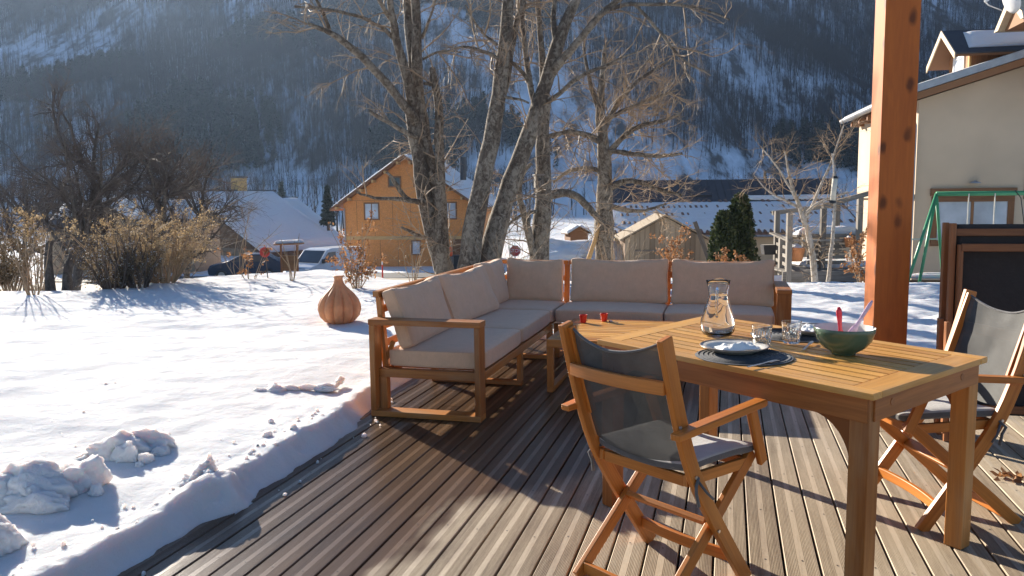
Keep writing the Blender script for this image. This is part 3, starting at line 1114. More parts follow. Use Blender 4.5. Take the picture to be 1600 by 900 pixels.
# ------------------------------------------------------------------ coffee table
s = thing('coffee_table', 'low teak slatted coffee table with two red cups inside the sofa corner', 'table', tuple(G(0, 0, 0)), -R(15))
cx0, cx1, cy0, cy1 = .962, 1.85, .86, 1.885
part('frame_rail', s, cx0, cx1, cy0, cy0 + .05, .325, .384, 'teak')
part('frame_rail', s, cx0, cx1, cy1 - .05, cy1, .325, .384, 'teak')
part('frame_rail', s, cx0, cx0 + .045, cy0 + .05, cy1 - .05, .325, .384, 'teak')
part('frame_rail', s, cx1 - .045, cx1, cy0 + .05, cy1 - .05, .325, .384, 'teak')
ns = 12
w = (cy1 - cy0 - .1) / ns
for k in range(ns):
    part('top_slat', s, cx0 + .045, cx1 - .045, cy0 + .05 + k * w + .006, cy0 + .05 + (k + 1) * w - .006, .364, .3845, 'teak_top', .002)
for xx in (cx0, cx1 - .045):
    part('leg', s, xx, xx + .045, cy0, cy0 + .05, .037, .325, 'teak')
    part('leg', s, xx, xx + .045, cy1 - .05, cy1, .037, .325, 'teak')
    part('foot_rail', s, xx, xx + .045, cy0, cy1, .001, .037, 'teak')


def lathe_obj(name, prof, mat, parent, n=36, centre=(0, 0, 0), **kw):
    return MB().lathe(prof, n, centre, **kw).build(name, M[mat], parent, smooth=True)


def cup(lab, loc):
    t = thing('espresso_cup', lab, 'cup', loc, 0, 'red cups on the coffee table')
    lathe_obj('bowl', [(.001, .001), (.021, .001), (.024, .01), (.031, .064), (.0315, .066), (.029, .066), (.022, .010), (.001, .008)], 'red', t, 24)
    lathe_obj('coffee', [(.0225, .014), (.001, .014)], 'food', t, 20)
    return t


q = G(1.236, 1.764, .3846)
cup('small red cup standing further back on the coffee table beside a steel spoon', tuple(q))
q2 = G(1.085, 1.66, .3846)
cup('small red cup half hidden behind the backrest of the near folding chair', tuple(q2))
t = thing('spoon', 'little steel spoon glinting beside the red cup', 'spoon', tuple(G(1.30, 1.745, .3846)), R(-60))
MB().tube([(0, 0, .004), (.045, 0, .006), (.085, 0, .005)], [.0022, .002, .0025], 6).build('handle', M['metal'], t, smooth=True)
V, F = rbox(.016, .011, .005, .0049, 5)
MB().add(V + np.array([-.014, 0, .006]), F).build('bowl', M['metal'], t, smooth=True)

# ------------------------------------------------------------------ dining table
TH_ = .755
cL, cFf, cN, cRr = (PZ(*q, TH_) for q in ((933, 530), (1105, 492), (1365, 616), (1543.5, 557.5)))
tb = np.array([*cN[:2], 0.0])
tab = thing('dining_table', 'teak slatted dining table set with jug, glasses, plates and green bowl', 'table', tuple(tb), 0)


def TP(u, v, z):
    """u along the length from the near right end (m), v across from the near side (m)"""
    a, b_ = u / TL, v / TW
    q = cN * (1 - a) * (1 - b_) + cL * a * (1 - b_) + cRr * (1 - a) * b_ + cFf * a * b_
    return np.array([q[0], q[1], z]) - tb


TL = (np.linalg.norm(cL - cN) + np.linalg.norm(cFf - cRr)) / 2
TW = (np.linalg.norm(cRr - cN) + np.linalg.norm(cFf - cL)) / 2


def slab(name, u0, u1, v0, v1, z0, z1, mat='teak_top', bev=.002, along_u=True):
    c = [TP(u0, v0, z0), TP(u1, v0, z0), TP(u1, v1, z0), TP(u0, v1, z0)]
    vv = c + [q + np.array([0, 0, z1 - z0]) for q in c]
    fs = [[3, 2, 1, 0], [4, 5, 6, 7], [0, 1, 5, 4], [1, 2, 6, 5], [2, 3, 7, 6], [3, 0, 4, 7]]
    lu, lv, lz = abs(u1 - u0), abs(v1 - v0), z1 - z0
    ru = random.uniform(0, 40); rv_ = random.uniform(0, 40)
    cc = [(u0, v0, z0), (u1, v0, z0), (u1, v1, z0), (u0, v1, z0), (u0, v0, z1), (u1, v0, z1), (u1, v1, z1), (u0, v1, z1)]
    us = []
    for f in fs:
        l = []
        for k in f:
            u, v, z = cc[k]
            l.append((ru + u, rv_ + v + z) if along_u else (ru + v, rv_ + u + z))
        us.append(l)
    return MB().add(vv, fs, us).build(name, M[mat], tab, bev)


zt0, zt1 = TH_ - .022, TH_
slab('side_board', .0, TL, .0, .062, zt0, zt1)
slab('side_board', .0, TL, TW - .062, TW, zt0, zt1)
slab('end_board', .001, .105, .0635, TW - .0635, zt0, zt1 - .0005, along_u=False)
slab('end_board', TL - .105, TL - .001, .0635, TW - .0635, zt0, zt1 - .0005, along_u=False)
nsl = 12
wv = (TW - .127) / nsl
for k in range(nsl):
    slab('top_slat', .1075, TL - .1075, .0635 + k * wv + .0062, .0635 + (k + 1) * wv - .0062, zt0 + .002, zt1 - .001)
za0, za1 = TH_ - .105, TH_ - .0225
slab('apron', .03, TL - .03, .018, .042, za0, za1, 'teak_dark', .003)
slab('apron', .03, TL - .03, TW - .042, TW - .018, za0, za1, 'teak_dark', .003)
slab('apron', .014, .038, .044, TW - .044, za0 + .004, za1, 'teak_dark', .003, False)
slab('apron', TL - .038, TL - .014, .044, TW - .044, za0 + .004, za1, 'teak_dark', .003, False)
# dowel sockets seen on the end apron and the joint on the near side
for v in (.16, TW - .20):
    a = TP(.0135, v, TH_ - .052); b_ = TP(.0115, v, TH_ - .052)
    MB().tube([a, b_], [.012, .012], 10).build('dowel', M['folded'], tab)
slab('joint', TL * .645, TL * .648, .0165, .0185, za0 + .02, zt1 - .002, 'black', 0)
lw = .068
for (u, v) in ((.022, .022), (.022, TW - .022 - lw), (TL - .022 - lw, .022), (TL - .022 - lw, TW - .022 - lw)):
    c0 = [TP(u, v, .001), TP(u + lw, v, .001), TP(u + lw, v + lw, .001), TP(u, v + lw, .001)]
    mid = sum(c0) / 4
    MB().sweep([mid, mid + np.array([0, 0, za1 - .003])], lw, lw, (c0[1] - c0[0])).build('leg', M['teak'], tab, .004)
# curved brackets under the aprons
for u, sgn in ((.022 + lw, 1), (TL - .022 - lw, -1)):
    for v in (.028, TW - .050):
        out = []
        for k in range(9):
            a = math.pi / 2 * k / 8
            out.append(TP(u + sgn * .16 * (1 - math.sin(a)), v, za0 - .17 * (1 - math.cos(a))))
        out = [TP(u, v, za0 - .001)] + [q for q in out]
        d = TP(u, v + .022, 0) - TP(u, v, 0)
        MB().prism(out, d).build('bracket', M['teak_dark'], tab, .002)

# ------------------------------------------------------------------ tableware
ZT = TH_ + .0006


def at(x, y, z=ZT):
    q = PZ(x, y, z); return (q[0], q[1], z)


def placemat(lab, px, r, rz):
    t = thing('placemat', lab, 'placemat', at(*px), rz, 'round black placemats')
    mb = MB()
    mb.lathe([(.001, .0), (r * .985, .0), (r, .0018), (r * .985, .0036), (.001, .0040)], 48)
    o = mb.build('mat', M['mat_black'], t, smooth=False)
    # plaited rings
    rg = MB()
    for k in range(10):
        q = r * (k + .7) / 10.4
        rg.tube([(q * math.cos(a), q * math.sin(a), .0040) for a in np.linspace(0, 2 * math.pi, 49)], .0022, 4, cap=False)
    tag(rg.build('plait', M['mat_black'], t), kind='stuff')
    return t


placemat('round black woven placemat under the near plate at the table edge', (1162, 557), .185, 0)
placemat('round black woven placemat under the far plate behind the second tumbler', (1238, 524), .18, .4)


def plate(lab, px, z, r=.135):
    t = thing('plate', lab, 'plate', at(*px, z), 0, 'dinner plates')
    lathe_obj('dish', [(.001, .002), (r * .55, .002), (r * .60, .0005), (r * .64, .003), (r * .80, .014), (r, .023), (r * 1.005, .0245), (r * .99, .026), (r * .79, .0175), (r * .63, .008), (.001, .0065)], 'china', t, 56)
    o = lathe_obj('rim_band', [(r * 1.0055, .0238), (r * 1.009, .0250), (r * .992, .0272), (r * .965, .0262)], 'china_rim', t, 56)
    return t


zp = ZT + .0068
plate('cream dinner plate with brown rim and crumpled napkin on near placemat', (1147, 549), zp, .133)
plate('cream dinner plate with napkin partly hidden by the green bowl', (1278, 521), zp, .133)


def napkin(lab, loc, sx, sy, rz, seed):
    g = np.random.default_rng(seed)
    n = 26
    u, v = np.meshgrid(np.linspace(-1, 1, n), np.linspace(-1, 1, n), indexing='ij')
    z = .006 + .034 * np.maximum(0, fbm(u * 2.1 + seed, v * 2.1, 4)) + .012 * np.abs(fbm(u * 6 + seed, v * 6, 2))
    ed = np.maximum(abs(u), abs(v)) ** 6
    z = z * (1 - ed * .9) + .004
    x = u * sx * (1 + .25 * fbm(u * 1.3 + seed, v * 1.3 + 4, 2)); y = v * sy * (1 + .25 * fbm(u * 1.3, v * 1.3 + seed, 2))
    idx = np.arange(n * n).reshape(n, n)
    F = np.stack([idx[:-1, :-1].ravel(), idx[1:, :-1].ravel(), idx[1:, 1:].ravel(), idx[:-1, 1:].ravel()], 1)
    o = np_mesh('napkin', np.stack([x.ravel(), y.ravel(), z.ravel()], 1), F, M['napkin'], smooth=True)
    o.location = loc; o.rotation_euler = (0, 0, rz)
    md = o.modifiers.new('solidify', 'SOLIDIFY'); md.thickness = .0008
    return tag(o, lab, 'napkin', 'crumpled napkins')


q = at(1147, 549, zp); napkin('crumpled white paper napkin lying on the near plate', (q[0] + .01, q[1] - .015, zp + .012), .085, .05, .2, 3)
q = at(1278, 521, zp); napkin('folded white paper napkin lying on the far plate', (q[0] - .02, q[1] - .01, zp + .012), .08, .055, 1.0, 8)


def tumbler(lab, px, z):
    t = thing('tumbler', lab, 'glass', at(*px, z), 0, 'cut glass tumblers')
    prof_o = [(.001, .0), (.031, .0), (.0335, .004), (.0405, .090), (.0408, .092)]
    prof_i = [(.0385, .092), (.0325, .016), (.030, .011), (.001, .010)]
    n = 40
    mb = MB()
    vv = []
    pr = prof_o + prof_i
    # facets pressed into the lower half
    zs = [(.001, 0), (.031, 0), (.0335, .004), (.0345, .014), (.0355, .026), (.0365, .038), (.0375, .048), (.0386, .060), (.0405, .090), (.0408, .092)] + prof_i
    for i, (r, zz) in enumerate(zs):
        for k in range(n):
            th = 2 * math.pi * k / n
            d = 0
            if .01 < zz < .05 and i < 9:
                d = -.0022 * ((k + i) % 2)
            vv.append(((r + d) * math.cos(th), (r + d) * math.sin(th), zz))
    fs = []
    for i in range(len(zs) - 1):
        for k in range(n):
            j = (k + 1) % n
            fs.append([i * n + k, i * n + j, (i + 1) * n + j, (i + 1) * n + k])
    mb.add(vv, fs).build('glass', M['glass'], t, smooth=False)
    return t


tumbler('cut glass tumbler beside the near plate', (1190, 543), ZT + .0065)
tumbler('cut glass tumbler further back standing in front of the far plate', (1236, 536), ZT + .0065)

# jug
t = thing('water_jug', 'clear glass water jug with bulbous base and flared lip', 'jug', at(1121, 524), R(72))
po = [(.001, .0), (.046, .0), (.062, .006), (.074, .025), (.077, .046), (.073, .075), (.062, .112), (.050, .150), (.043, .180), (.042, .196), (.047, .222), (.053, .243), (.0545, .248)]
pi_ = [(.0515, .247), (.0445, .222), (.0395, .196), (.0405, .180), (.0475, .150), (.0595, .112), (.0705, .075), (.0745, .046), (.071, .027), (.058, .012), (.001, .010)]
mb = MB()
n = 48
vv = []
for r, z in po + pi_:
    for k in range(n):
        th = 2 * math.pi * k / n
        e = max(0, (z - .19) / .058) ** 1.5 * math.exp(-(((th + math.pi) % (2 * math.pi) - math.pi) / .55) ** 2)
        zz = z + .018 * max(0, (z - .2) / .048) * math.cos(th)* -.4 + .012 * e
        vv.append(((r + .020 * e) * math.cos(th), (r + .020 * e) * math.sin(th), zz))
fs = []
for i in range(len(po) + len(pi_) - 1):
    for k in range(n):
        j = (k + 1) % n
        fs.append([i * n + k, i * n + j, (i + 1) * n + j, (i + 1) * n + k])
mb.add(vv, fs).build('body', M['glass'], t, smooth=True)
lathe_obj('water', [(.001, .0106), (.057, .0126), (.0700, .0275), (.0735, .046), (.0695, .075), (.0585, .112), (.0468, .150), (.0402, .178), (.0392, .190), (.001, .190)], 'water', t, 40)
hp = [(-.044, 0, .215), (-.066, 0, .222), (-.088, 0, .205), (-.094, 0, .17), (-.09, 0, .13), (-.078, 0, .10), (-.066, 0, .095)]
hp = resample(hp, 18)
MB().tube(hp, [.0065] * 18, 10).build('handle', M['glass'], t, smooth=True)

# bowl with salad and servers
bx, by, bz = at(1318, 553)
t = thing('salad_bowl', 'green glazed salad bowl on the dining table with servers in it', 'bowl', (bx, by, bz), 0)
t.scale = (.94, .94, .97)
lathe_obj('bowl', [(.001, .0), (.046, .0), (.048, .006), (.052, .010), (.085, .030), (.108, .058), (.119, .090), (.1215, .108), (.120, .110)], 'bowl_green', t, 56)
lathe_obj('inside', [(.120, .110), (.117, .107), (.112, .088), (.101, .058), (.08, .035), (.001, .022)], 'bowl_in', t, 56)
n = 30
g = np.random.default_rng(5)
mb = MB()
for k in range(120):
    a = g.uniform(0, 2 * math.pi); r = .085 * math.sqrt(g.random())
    V, F = rbox(.012, .008, .005, .004, 4)
    an = g.uniform(0, 3.14, 3)
    rot = np.array(Matrix.Rotation(an[0], 3, 'X') @ Matrix.Rotation(an[1], 3, 'Z'))
    mb.add(V @ rot.T + np.array([r * math.cos(a), r * math.sin(a), .056 + g.uniform(-.006, .01)]), F)
tag(mb.build('salad', M['food'], t, smooth=True), kind='stuff')


def server(name, lab, mat, p0, p1, wide):
    p0 = np.array(p0); p1 = np.array(p1)
    t = thing(name, lab, 'spatula' if 'spat' in name else 'spoon', tuple(p0), 0)
    d = p1 - p0; L = np.linalg.norm(d); d /= L
    sd = np.cross(d, np.array([0, 1.0, 0.2])); sd /= np.linalg.norm(sd); nn = np.cross(d, sd)
    ts = np.linspace(0, 1, 12)
    w = np.interp(ts, [0, .25, .38, .6, .85, .97, 1], wide)
    vv = []; fs = []
    for i, tt in enumerate(ts):
        c = d * L * tt
        for k in range(10):
            a = 2 * math.pi * k / 10
            vv.append(c + sd * w[i] * math.cos(a) + nn * min(.006, w[i] * .6) * math.sin(a))
    for i in range(11):
        for k in range(10):
            j = (k + 1) % 10
            fs.append([i * 10 + k, i * 10 + j, (i + 1) * 10 + j, (i + 1) * 10 + k])
    fs += [list(range(10))[::-1], [110 + k for k in range(10)]]
    MB().add(vv, fs).build('handle', M[mat], t, smooth=True)
    return t


a0 = np.array([bx - .015, by - .01, bz + .050])
server('spatula', 'red silicone spatula standing upright in the green bowl', 'red_rubber', a0, P(1310.5, 480, a0[1] - .005), [.016, .013, .007, .009, .012, .010, .005])
b0 = np.array([bx + .022, by + .015, bz + .055])
server('serving_spoon', 'speckled lilac serving spoon leaning out of the green bowl', 'lilac', b0, P(1363, 470, b0[1] + .05), [.022, .017, .008, .008, .009, .008, .004])

# cutlery
for nm, lab, px, ang in (('fork', 'steel fork on the near placemat edge', (1192, 569), R(38)), ('knife', 'steel knife lying on the far placemat by the bowl', (1262, 541), R(60))):
    t = thing(nm, lab, nm, at(*px, ZT + .0065), ang)
    MB().sweep([(-.09, 0, .002), (0, 0, .003), (.03, 0, .004), (.045, 0, .003)], .009, .0025, (0, 1, 0), ws=[1.2, .8, .8, 1.6]).build('handle', M['metal'], t, .0006)
    if nm == 'fork':
        for k in range(4):
            MB().sweep([(.045, -.0066 + k * .0044, .003), (.07, -.0066 + k * .0044, .0045), (.095, -.0066 + k * .0044, .0025)], .0025, .0018, (0, 1, 0)).build('tine', M['metal'], t)
    else:
        MB().sweep([(.045, 0, .003), (.09, 0, .003), (.12, .002, .003)], .016, .0016, (0, 1, 0), ws=[1, 1, .3]).build('blade', M['metal'], t)


# ------------------------------------------------------------------ folding armchair
def folding_chair(lab, loc, rz):
    t = thing('folding_chair', lab, 'chair', loc, rz, 'folding armchairs at the dining table')
    XP, XL = .222, .192
    prof = [(.02, .0), (-.10, .165), (-.185, .285), (-.300, .455), (-.375, .655), (-.432, .86), (-.452, .935)]
    prof_s = resample([(0, a, b_) for a, b_ in prof], 16)
    for sx in (-1, 1):
        MB().sweep([(sx * XP, p[1], p[2]) for p in prof_s], .024, .054, (1, 0, 0)).build('back_post', M['acacia'], t, .004)
        MB().sweep([(sx * XL, -.425, .0), (sx * XL, .085, .452)], .022, .048, (1, 0, 0)).build('leg', M['acacia'], t, .004)
        MB().sweep([(sx * (XP + .028), -.430, .618), (sx * (XP + .028), -.36, .625), (sx * (XP + .028), .04, .652), (sx * (XP + .028), .062, .650)], .046, .027, (1, 0, 0), ws=[.85, 1, 1, .8]).build('armrest', M['acacia'], t, .005)
        MB().sweep([(sx * (XP + .012), .012, .628), (sx * (XP + .006), .098, .418)], .022, .042, (1, 0, 0)).build('arm_strut', M['acacia'], t, .005)
        MB().sweep([(sx * (XP - .030), -.300, .432), (sx * (XP - .030), .075, .420)], .018, .04, (1, 0, 0)).build('seat_rail', M['acacia'], t, .003)
        MB().sweep([(sx * (XP - .020), -.335, .60), (sx * (XP - .020), -.440, .925)], .016, .030, (1, 0, 0)).build('sling_batten', M['acacia'], t, .003)
        for (yy, zz) in ((-.168, .235), (-.300, .455), (.015, .612), (.09, .43), (-.385, .64)):
            MB().tube([(sx * (XP + .0125), yy, zz), (sx * (XP + .0165), yy, zz)], .006, 8).build('bolt', M['metal'], t)
    def bar(nm, y, z, x, w, h, bow=0.0, mat='acacia', tilt=0.0):
        pts = [(xx, y + bow * (1 - (xx / x) ** 2), z) for xx in np.linspace(-x, x, 9)]
        MB().sweep(pts, w, h, (0, 1, tilt)).build(nm, M[mat], t, .004)
    bar('foot_bar', -.395, .030, XL - .012, .020, .042)
    bar('foot_bar', -.045, .100, XP - .013, .020, .042, -.02)
    bar('stretcher', -.155, .245, XL - .012, .045, .020, 0, tilt=-.8)
    bar('seat_bar', .055, .418, XP - .04, .022, .04)
    bar('seat_bar', -.285, .428, XP - .04, .022, .04)
    bar('back_bar', -.432, .770, XP - .012, .020, .045, -.022)
    # sling: sheet hung between the posts, sagging along its top edge
    nu, nv = 21, 13
    V = []; uv = []
    for j in range(nv):
        v = j / (nv - 1)
        for i in range(nu):
            u = -1 + 2 * i / (nu - 1)
            z = .505 + v * .415 - .055 * (1 - u * u) * v ** 2 - .02 * (1 - u * u) * (1 - v)
            y = np.interp(.505 + v * .415, [.455, .655, .86, .935], [-.292, -.365, -.420, -.438]) - .030 * (1 - u * u) * (1 - .3 * v) + .004 * vnoise(u * 4, v * 6) * 2
            V.append((u * (XP - .016), y, z)); uv.append((u * .2, v * .41))
    idx = np.arange(nu * nv).reshape(nv, nu)
    F = np.stack([idx[:-1, :-1].ravel(), idx[:-1, 1:].ravel(), idx[1:, 1:].ravel(), idx[1:, :-1].ravel()], 1)
    sl = np_mesh('sling', V, F, M['sling'], t, smooth=True, uv=uv)
    # hem along the top edge
    MB().tube([V[(nv - 1) * nu + i] for i in range(nu)], .005, 6).build('hem', M['charcoal_shade'], sl, smooth=True)
    # seat pad
    def dish(p, q):
        p = p.copy()
        e = (1 - abs(q[0]) ** 3) * (1 - abs(q[1]) ** 3)
        p[2] += .016 * e * (q[2] > 0) + .022 * abs(q[0]) ** 2 - .012 + .006 * vnoise(p[0] * 14, p[1] * 14)
        p[2] -= .012 * max(0, q[1]) ** 2
        return p
    V, F = rbox(.212, .200, .020, .018, 13, dish)
    me = bpy.data.meshes.new('seat_pad'); me.from_pydata([tuple(v) for v in V], [], F)
    me.polygons.foreach_set('use_smooth', [True] * len(me.polygons))
    me.materials.append(M['canvas']); me.materials.append(M['charcoal_shade'])
    for p in me.polygons:
        if p.normal.z < .35: p.material_index = 1  # sides painted darker as shade; the pad cover is one grey canvas
    o = link('seat_pad', me, t); o.location = (0, -.105, .474)
    md = o.modifiers.new('subdivision', 'SUBSURF'); md.levels = 1; md.render_levels = 1
    for sx in (-1, 1):
        mb = MB()
        mb.tube([(sx * .205, -.285, .462), (sx * .238, -.29, .45), (sx * .245, -.31, .43), (sx * .238, -.30, .40), (sx * .242, -.29, .355)], .006, 6)
        mb.tube([(sx * .238, -.29, .44), (sx * .255, -.265, .40), (sx * .262, -.24, .375)], .005, 6)
        mb.build('tie', M['charcoal_shade'], t, smooth=True)
    return t


folding_chair('folding armchair with dark mesh back standing nearest the camera at the table', (.676, 2.937, 0), R(-50))
folding_chair('folding armchair with grey sling on the right turned towards the table', (1.668, 3.405, 0), R(95))

# ------------------------------------------------------------------ tall folded recliners leaning together at the right
def folded_recliner(lab, loc, rz):
    t = thing('folded_recliner', lab, 'folded chair', loc, rz, 'tall folded chairs behind the table')
    W = .60
    for sx in (0, 1):
        x = sx * W
        MB().sweep([(x, .0, .0), (x, .03, .5), (x, .05, 1.215)], .026, .052, (1, 0, 0)).build('back_post', M['folded'], t, .004)
        MB().sweep([(x + (.03 if sx == 0 else -.03), -.028, .03), (x + (.03 if sx == 0 else -.03), .005, 1.10)], .024, .042, (1, 0, 0)).build('leg', M['folded'], t, .004)
        MB().sweep([(x + (-.028 if sx == 0 else .028), -.06, .06), (x + (-.028 if sx == 0 else .028), -.045, .68)], .022, .05, (1, 0, 0), ws=[.9, 1.1]).build('armrest', M['folded'], t, .005)
    for z, y in ((1.085, .0), (.62, .01), (.20, -.01)):
        MB().beam((.03, y - .012, z), (W - .03, y - .012, z), .022, .042, (0, 1, 0)).build('cross_bar', M['folded'], t, .003)
    MB().beam((0, .05, 1.165), (W, .05, 1.165), .02, .04, (0, 1, 0)).build('cross_bar', M['folded'], t, .003)
    nu, nv = 15, 22
    V = []
    for j in range(nv):
        v = j / (nv - 1)
        for i in range(nu):
            u = i / (nu - 1)
            z = .16 + v * 1.045
            V.append((.013 + u * (W - .026), .042 * v + .006 + .014 * math.sin(math.pi * u) * math.sin(v * 9) * .5 + .006 * vnoise(u * 6, v * 9), z))
    idx = np.arange(nu * nv).reshape(nv, nu)
    F = np.stack([idx[:-1, :-1].ravel(), idx[:-1, 1:].ravel(), idx[1:, 1:].ravel(), idx[1:, :-1].ravel()], 1)
    o = np_mesh('sling', V, F, M['dark_textile'], t, smooth=True)
    md = o.modifiers.new('solidify', 'SOLIDIFY'); md.thickness = .003
    return t


folded_recliner('tall folded chair with dark brown textile nearest the table', (2.42, 4.40, 0), R(-14))
folded_recliner('tall folded chair with dark textile stacked behind the first one', (2.45, 4.53, 0), R(-14))

# ------------------------------------------------------------------ timber post
pp = P(1387, 400, 4.85)
t = thing('timber_post', 'square reddish timber post with knots holding up the terrace roof', 'post', (pp[0], pp[1], 0), R(-7))
w = .195
MB().sweep([(0, 0, .012), (0, 0, 1.2), (0, 0, 2.75)], w, w, (1, 0, 0)).build('shaft', M['post'], t, .006)
part('base_plate', t, -.12, .12, -.12, .12, .001, .011, 'zinc', .002)
MB().beam((-.2, .0, 2.86), (3.2, .0, 2.86), .20, .215, (0, 0, 1)).build('beam', M['post'], t, .006)

# ------------------------------------------------------------------ gourd pot on the snow
q = PZ(531, 501, .08)
t = thing('gourd_pot', 'big ribbed terracotta gourd standing in the snow behind the sofa', 'garden pot', (q[0], q[1], q[2] - .03), .3)
prof = [(.001, .0), (.10, .0), (.16, .03), (.205, .085), (.222, .15), (.218, .205), (.196, .265), (.155, .325), (.11, .372), (.075, .410), (.054, .445), (.046, .475), (.047, .498), (.056, .512), (.052, .520), (.030, .522), (.001, .518)]
n = 154
vv = []
g = np.random.default_rng(3)
for r, z in prof:
    for k in range(n):
        th = 2 * math.pi * k / n
        amp = .22 * min(1, max(0, r - .03) / .15)
        q_ = r * (1 + amp * (abs(math.cos(5.5 * th)) ** .7 - .75) + .02 * vnoise(th * 1.5, z * 9))
        vv.append((q_ * math.cos(th), q_ * math.sin(th), z))
fs = []
for i in range(len(prof) - 1):
    for k in range(n):
        j = (k + 1) % n
        fs.append([i * n + k, i * n + j, (i + 1) * n + j, (i + 1) * n + k])
MB().add(vv, fs).build('body', M['terracotta'], t, smooth=True)


# ------------------------------------------------------------------ snow clods thrown beside the deck
def clod(V0, seed, size, rough=.5, flat=1.0):
    """faceted lump: icosphere pushed by noise and cut by planes"""
    g = np.random.default_rng(seed)
    bm = bmesh.new(); bmesh.ops.create_icosphere(bm, subdivisions=4, radius=1)
    A = np.array([v.co for v in bm.verts]); Fc = np.array([[v.index for v in f.verts] for f in bm.faces]); bm.free()
    for k in range(9):
        d = g.normal(0, 1, 3); d[2] = abs(d[2]) * .8; d /= np.linalg.norm(d)
        lim = g.uniform(.45, .85)
        h = A @ d
        A = A - np.maximum(0, h - lim)[:, None] * d * .80
    n_ = fbm(A[:, 0] * 2 + seed, A[:, 1] * 2 + A[:, 2] * 1.7, 4)
    n2 = fbm(A[:, 0] * 8 + seed, A[:, 1] * 8 + A[:, 2] * 7, 3)
    ridg = np.abs(fbm(A[:, 0] * 3 + seed * 3, A[:, 1] * 3 + A[:, 2] * 5, 3))
    A = A * (1 + rough * .75 * n_ + .16 * n2 - .55 * ridg * rough)[:, None]
    return A * np.array(size) * np.array([1, 1, flat]) + np.array(V0), Fc


def snow_heap(lab, px, parts_, seed):
    q = PZ(*px, .085)
    zb = float(ground_z(q[0], q[1]))
    o = thing('snow_heap', lab, 'snow heap', (q[0], q[1], zb), 0, 'shovelled snow heaps beside the deck')
    for i, (dx, dy, dz, s, fl) in enumerate(parts_):
        kk = .76 if 'trail' not in lab else .8
        V, F = clod((dx * kk, dy * kk, dz * kk), seed + i, [q_ * kk for q_ in s], .55, fl)
        np_mesh('snow_lump', V, F, M['snow'], o, smooth=True)
    return o


snow_heap('large broken heap of shovelled snow lumps in the open field', (198, 715), [
    (-.02, .02, .05, (.25, .18, .14), 1), (.10, .16, .05, (.21, .13, .16), 1), (-.14, -.02, .01, (.15, .13, .08), 1), (.05, -.12, .03, (.11, .06, .13), 1),
    (.20, .04, .01, (.09, .07, .07), 1), (.20, -.13, .01, (.065, .05, .085), 1), (-.24, -.05, .0, (.06, .05, .03), 1), (.18, -.20, .0, (.05, .05, .04), 1)], 20)
snow_heap('wide rounded heap of shovelled snow at the lower left edge', (50, 785), [
    (.02, .02, .06, (.30, .19, .17), 1), (.18, .17, .06, (.24, .15, .15), 1), (-.20, .02, .03, (.18, .15, .13), 1), (.04, -.10, .01, (.24, .10, .12), 1), (.33, .08, .01, (.07, .06, .09), 1)], 40)
snow_heap('snow heap cut off by the bottom left corner of the picture', (-30, 862), [
    (.02, .02, .04, (.23, .18, .16), 1), (-.12, .06, .05, (.18, .16, .17), 1)], 60)
snow_heap('crumbled snow heap on the rim of the deck', (318, 752), [
    (-.02, .0, .0, (.11, .17, .10), 1), (.02, .05, .06, (.06, .06, .07), 1), (-.06, -.10, .0, (.10, .12, .07), 1), (.05, -.06, .02, (.08, .08, .08), 1)], 70)
snow_heap('low trail of broken snow crust near the sofa arm', (430, 612), [
    (0, 0, .0, (.12, .08, .055), 1), (-.12, -.04, .0, (.07, .05, .03), 1), (.12, .03, .0, (.10, .04, .035), 1), (.26, .06, .0, (.12, .035, .03), 1), (.40, .05, .0, (.10, .07, .045), 1), (.50, .20, .015, (.035, .16, .04), 1), (.46, .0, .0, (.08, .05, .03), 1)], 80)
# crumbs
g = np.random.default_rng(9)
Vs = []; Fs = []; o_ = 0
for k in range(240):
    if k < 130:
        b_ = g.uniform(-3.3, -.2); r_ = float(edge_r(np.array(b_))) - abs(g.normal(0, .10)) - .14
    elif k < 150:
        b_ = g.uniform(-3.3, .6); r_ = float(edge_r(np.array(b_))) + abs(g.normal(0, .05)) + .02
    else:
        b_ = g.uniform(-3, 2); r_ = g.uniform(-2.2, -.2)
    q = G(r_, b_)
    z = float(ground_z(q[0], q[1])) + .006 if r_ < float(edge_r(np.array(b_))) else .004
    sz = g.gamma(2, .0028) + .002
    if k >= 150: sz *= .4
    bm = bmesh.new(); bmesh.ops.create_icosphere(bm, subdivisions=2, radius=1)
    A = np.array([v.co for v in bm.verts]); Fc = np.array([[v.index for v in f.verts] for f in bm.faces]); bm.free()
    A = A * (1 + .5 * fbm(A[:, :1] * 2 + k, A[:, 1:2] * 2 + A[:, 2:] * 2, 2)) * sz * g.uniform(.6, 1.4, 3) + np.array([q[0], q[1], z])
    Vs.append(A); Fs.append(Fc + o_); o_ += len(A)
tag(np_mesh('snow_crumbs', np.concatenate(Vs), np.concatenate(Fs), M['snow'], smooth=True), 'loose snow crumbs scattered along the deck edge', 'snow', kind='stuff')

# dead leaves on the boards at the right
g = np.random.default_rng(31)
q = PZ(1583, 748, .006)
pts = np.stack([q[0] + g.normal(0, .045, 26), q[1] + g.normal(0, .022, 26), .010 + g.uniform(0, .018, 26)], 1)
V, F = leaves(g, pts, .055, .1)
V[:, 2] = np.maximum(V[:, 2], .004)
tag(np_mesh('dead_leaves', V, F, M['leaf_rust']), 'few curled brown dead leaves on the boards at the right', 'leaves', kind='stuff')

# ------------------------------------------------------------------ big lichen-covered trees behind the sofa
TW1 = [(2.6, 1.4, .015, .95, .16, -.01, 6), (5.5, .65, .0075, .8, .2, -.03, 5), (7, .30, .0050, .7, .22, -.05, 4)]
TW2 = [(4.0, .50, .006, .8, .2, -.02, 5), (6.0, .22, .0032, .7, .2, -.03, 4)]
g = np.random.default_rng(21)


def S(pts, Y0, Y1=None, n=18, lump=.05):
    return px_stem(pts, Y0, Y1, n, g, lump)


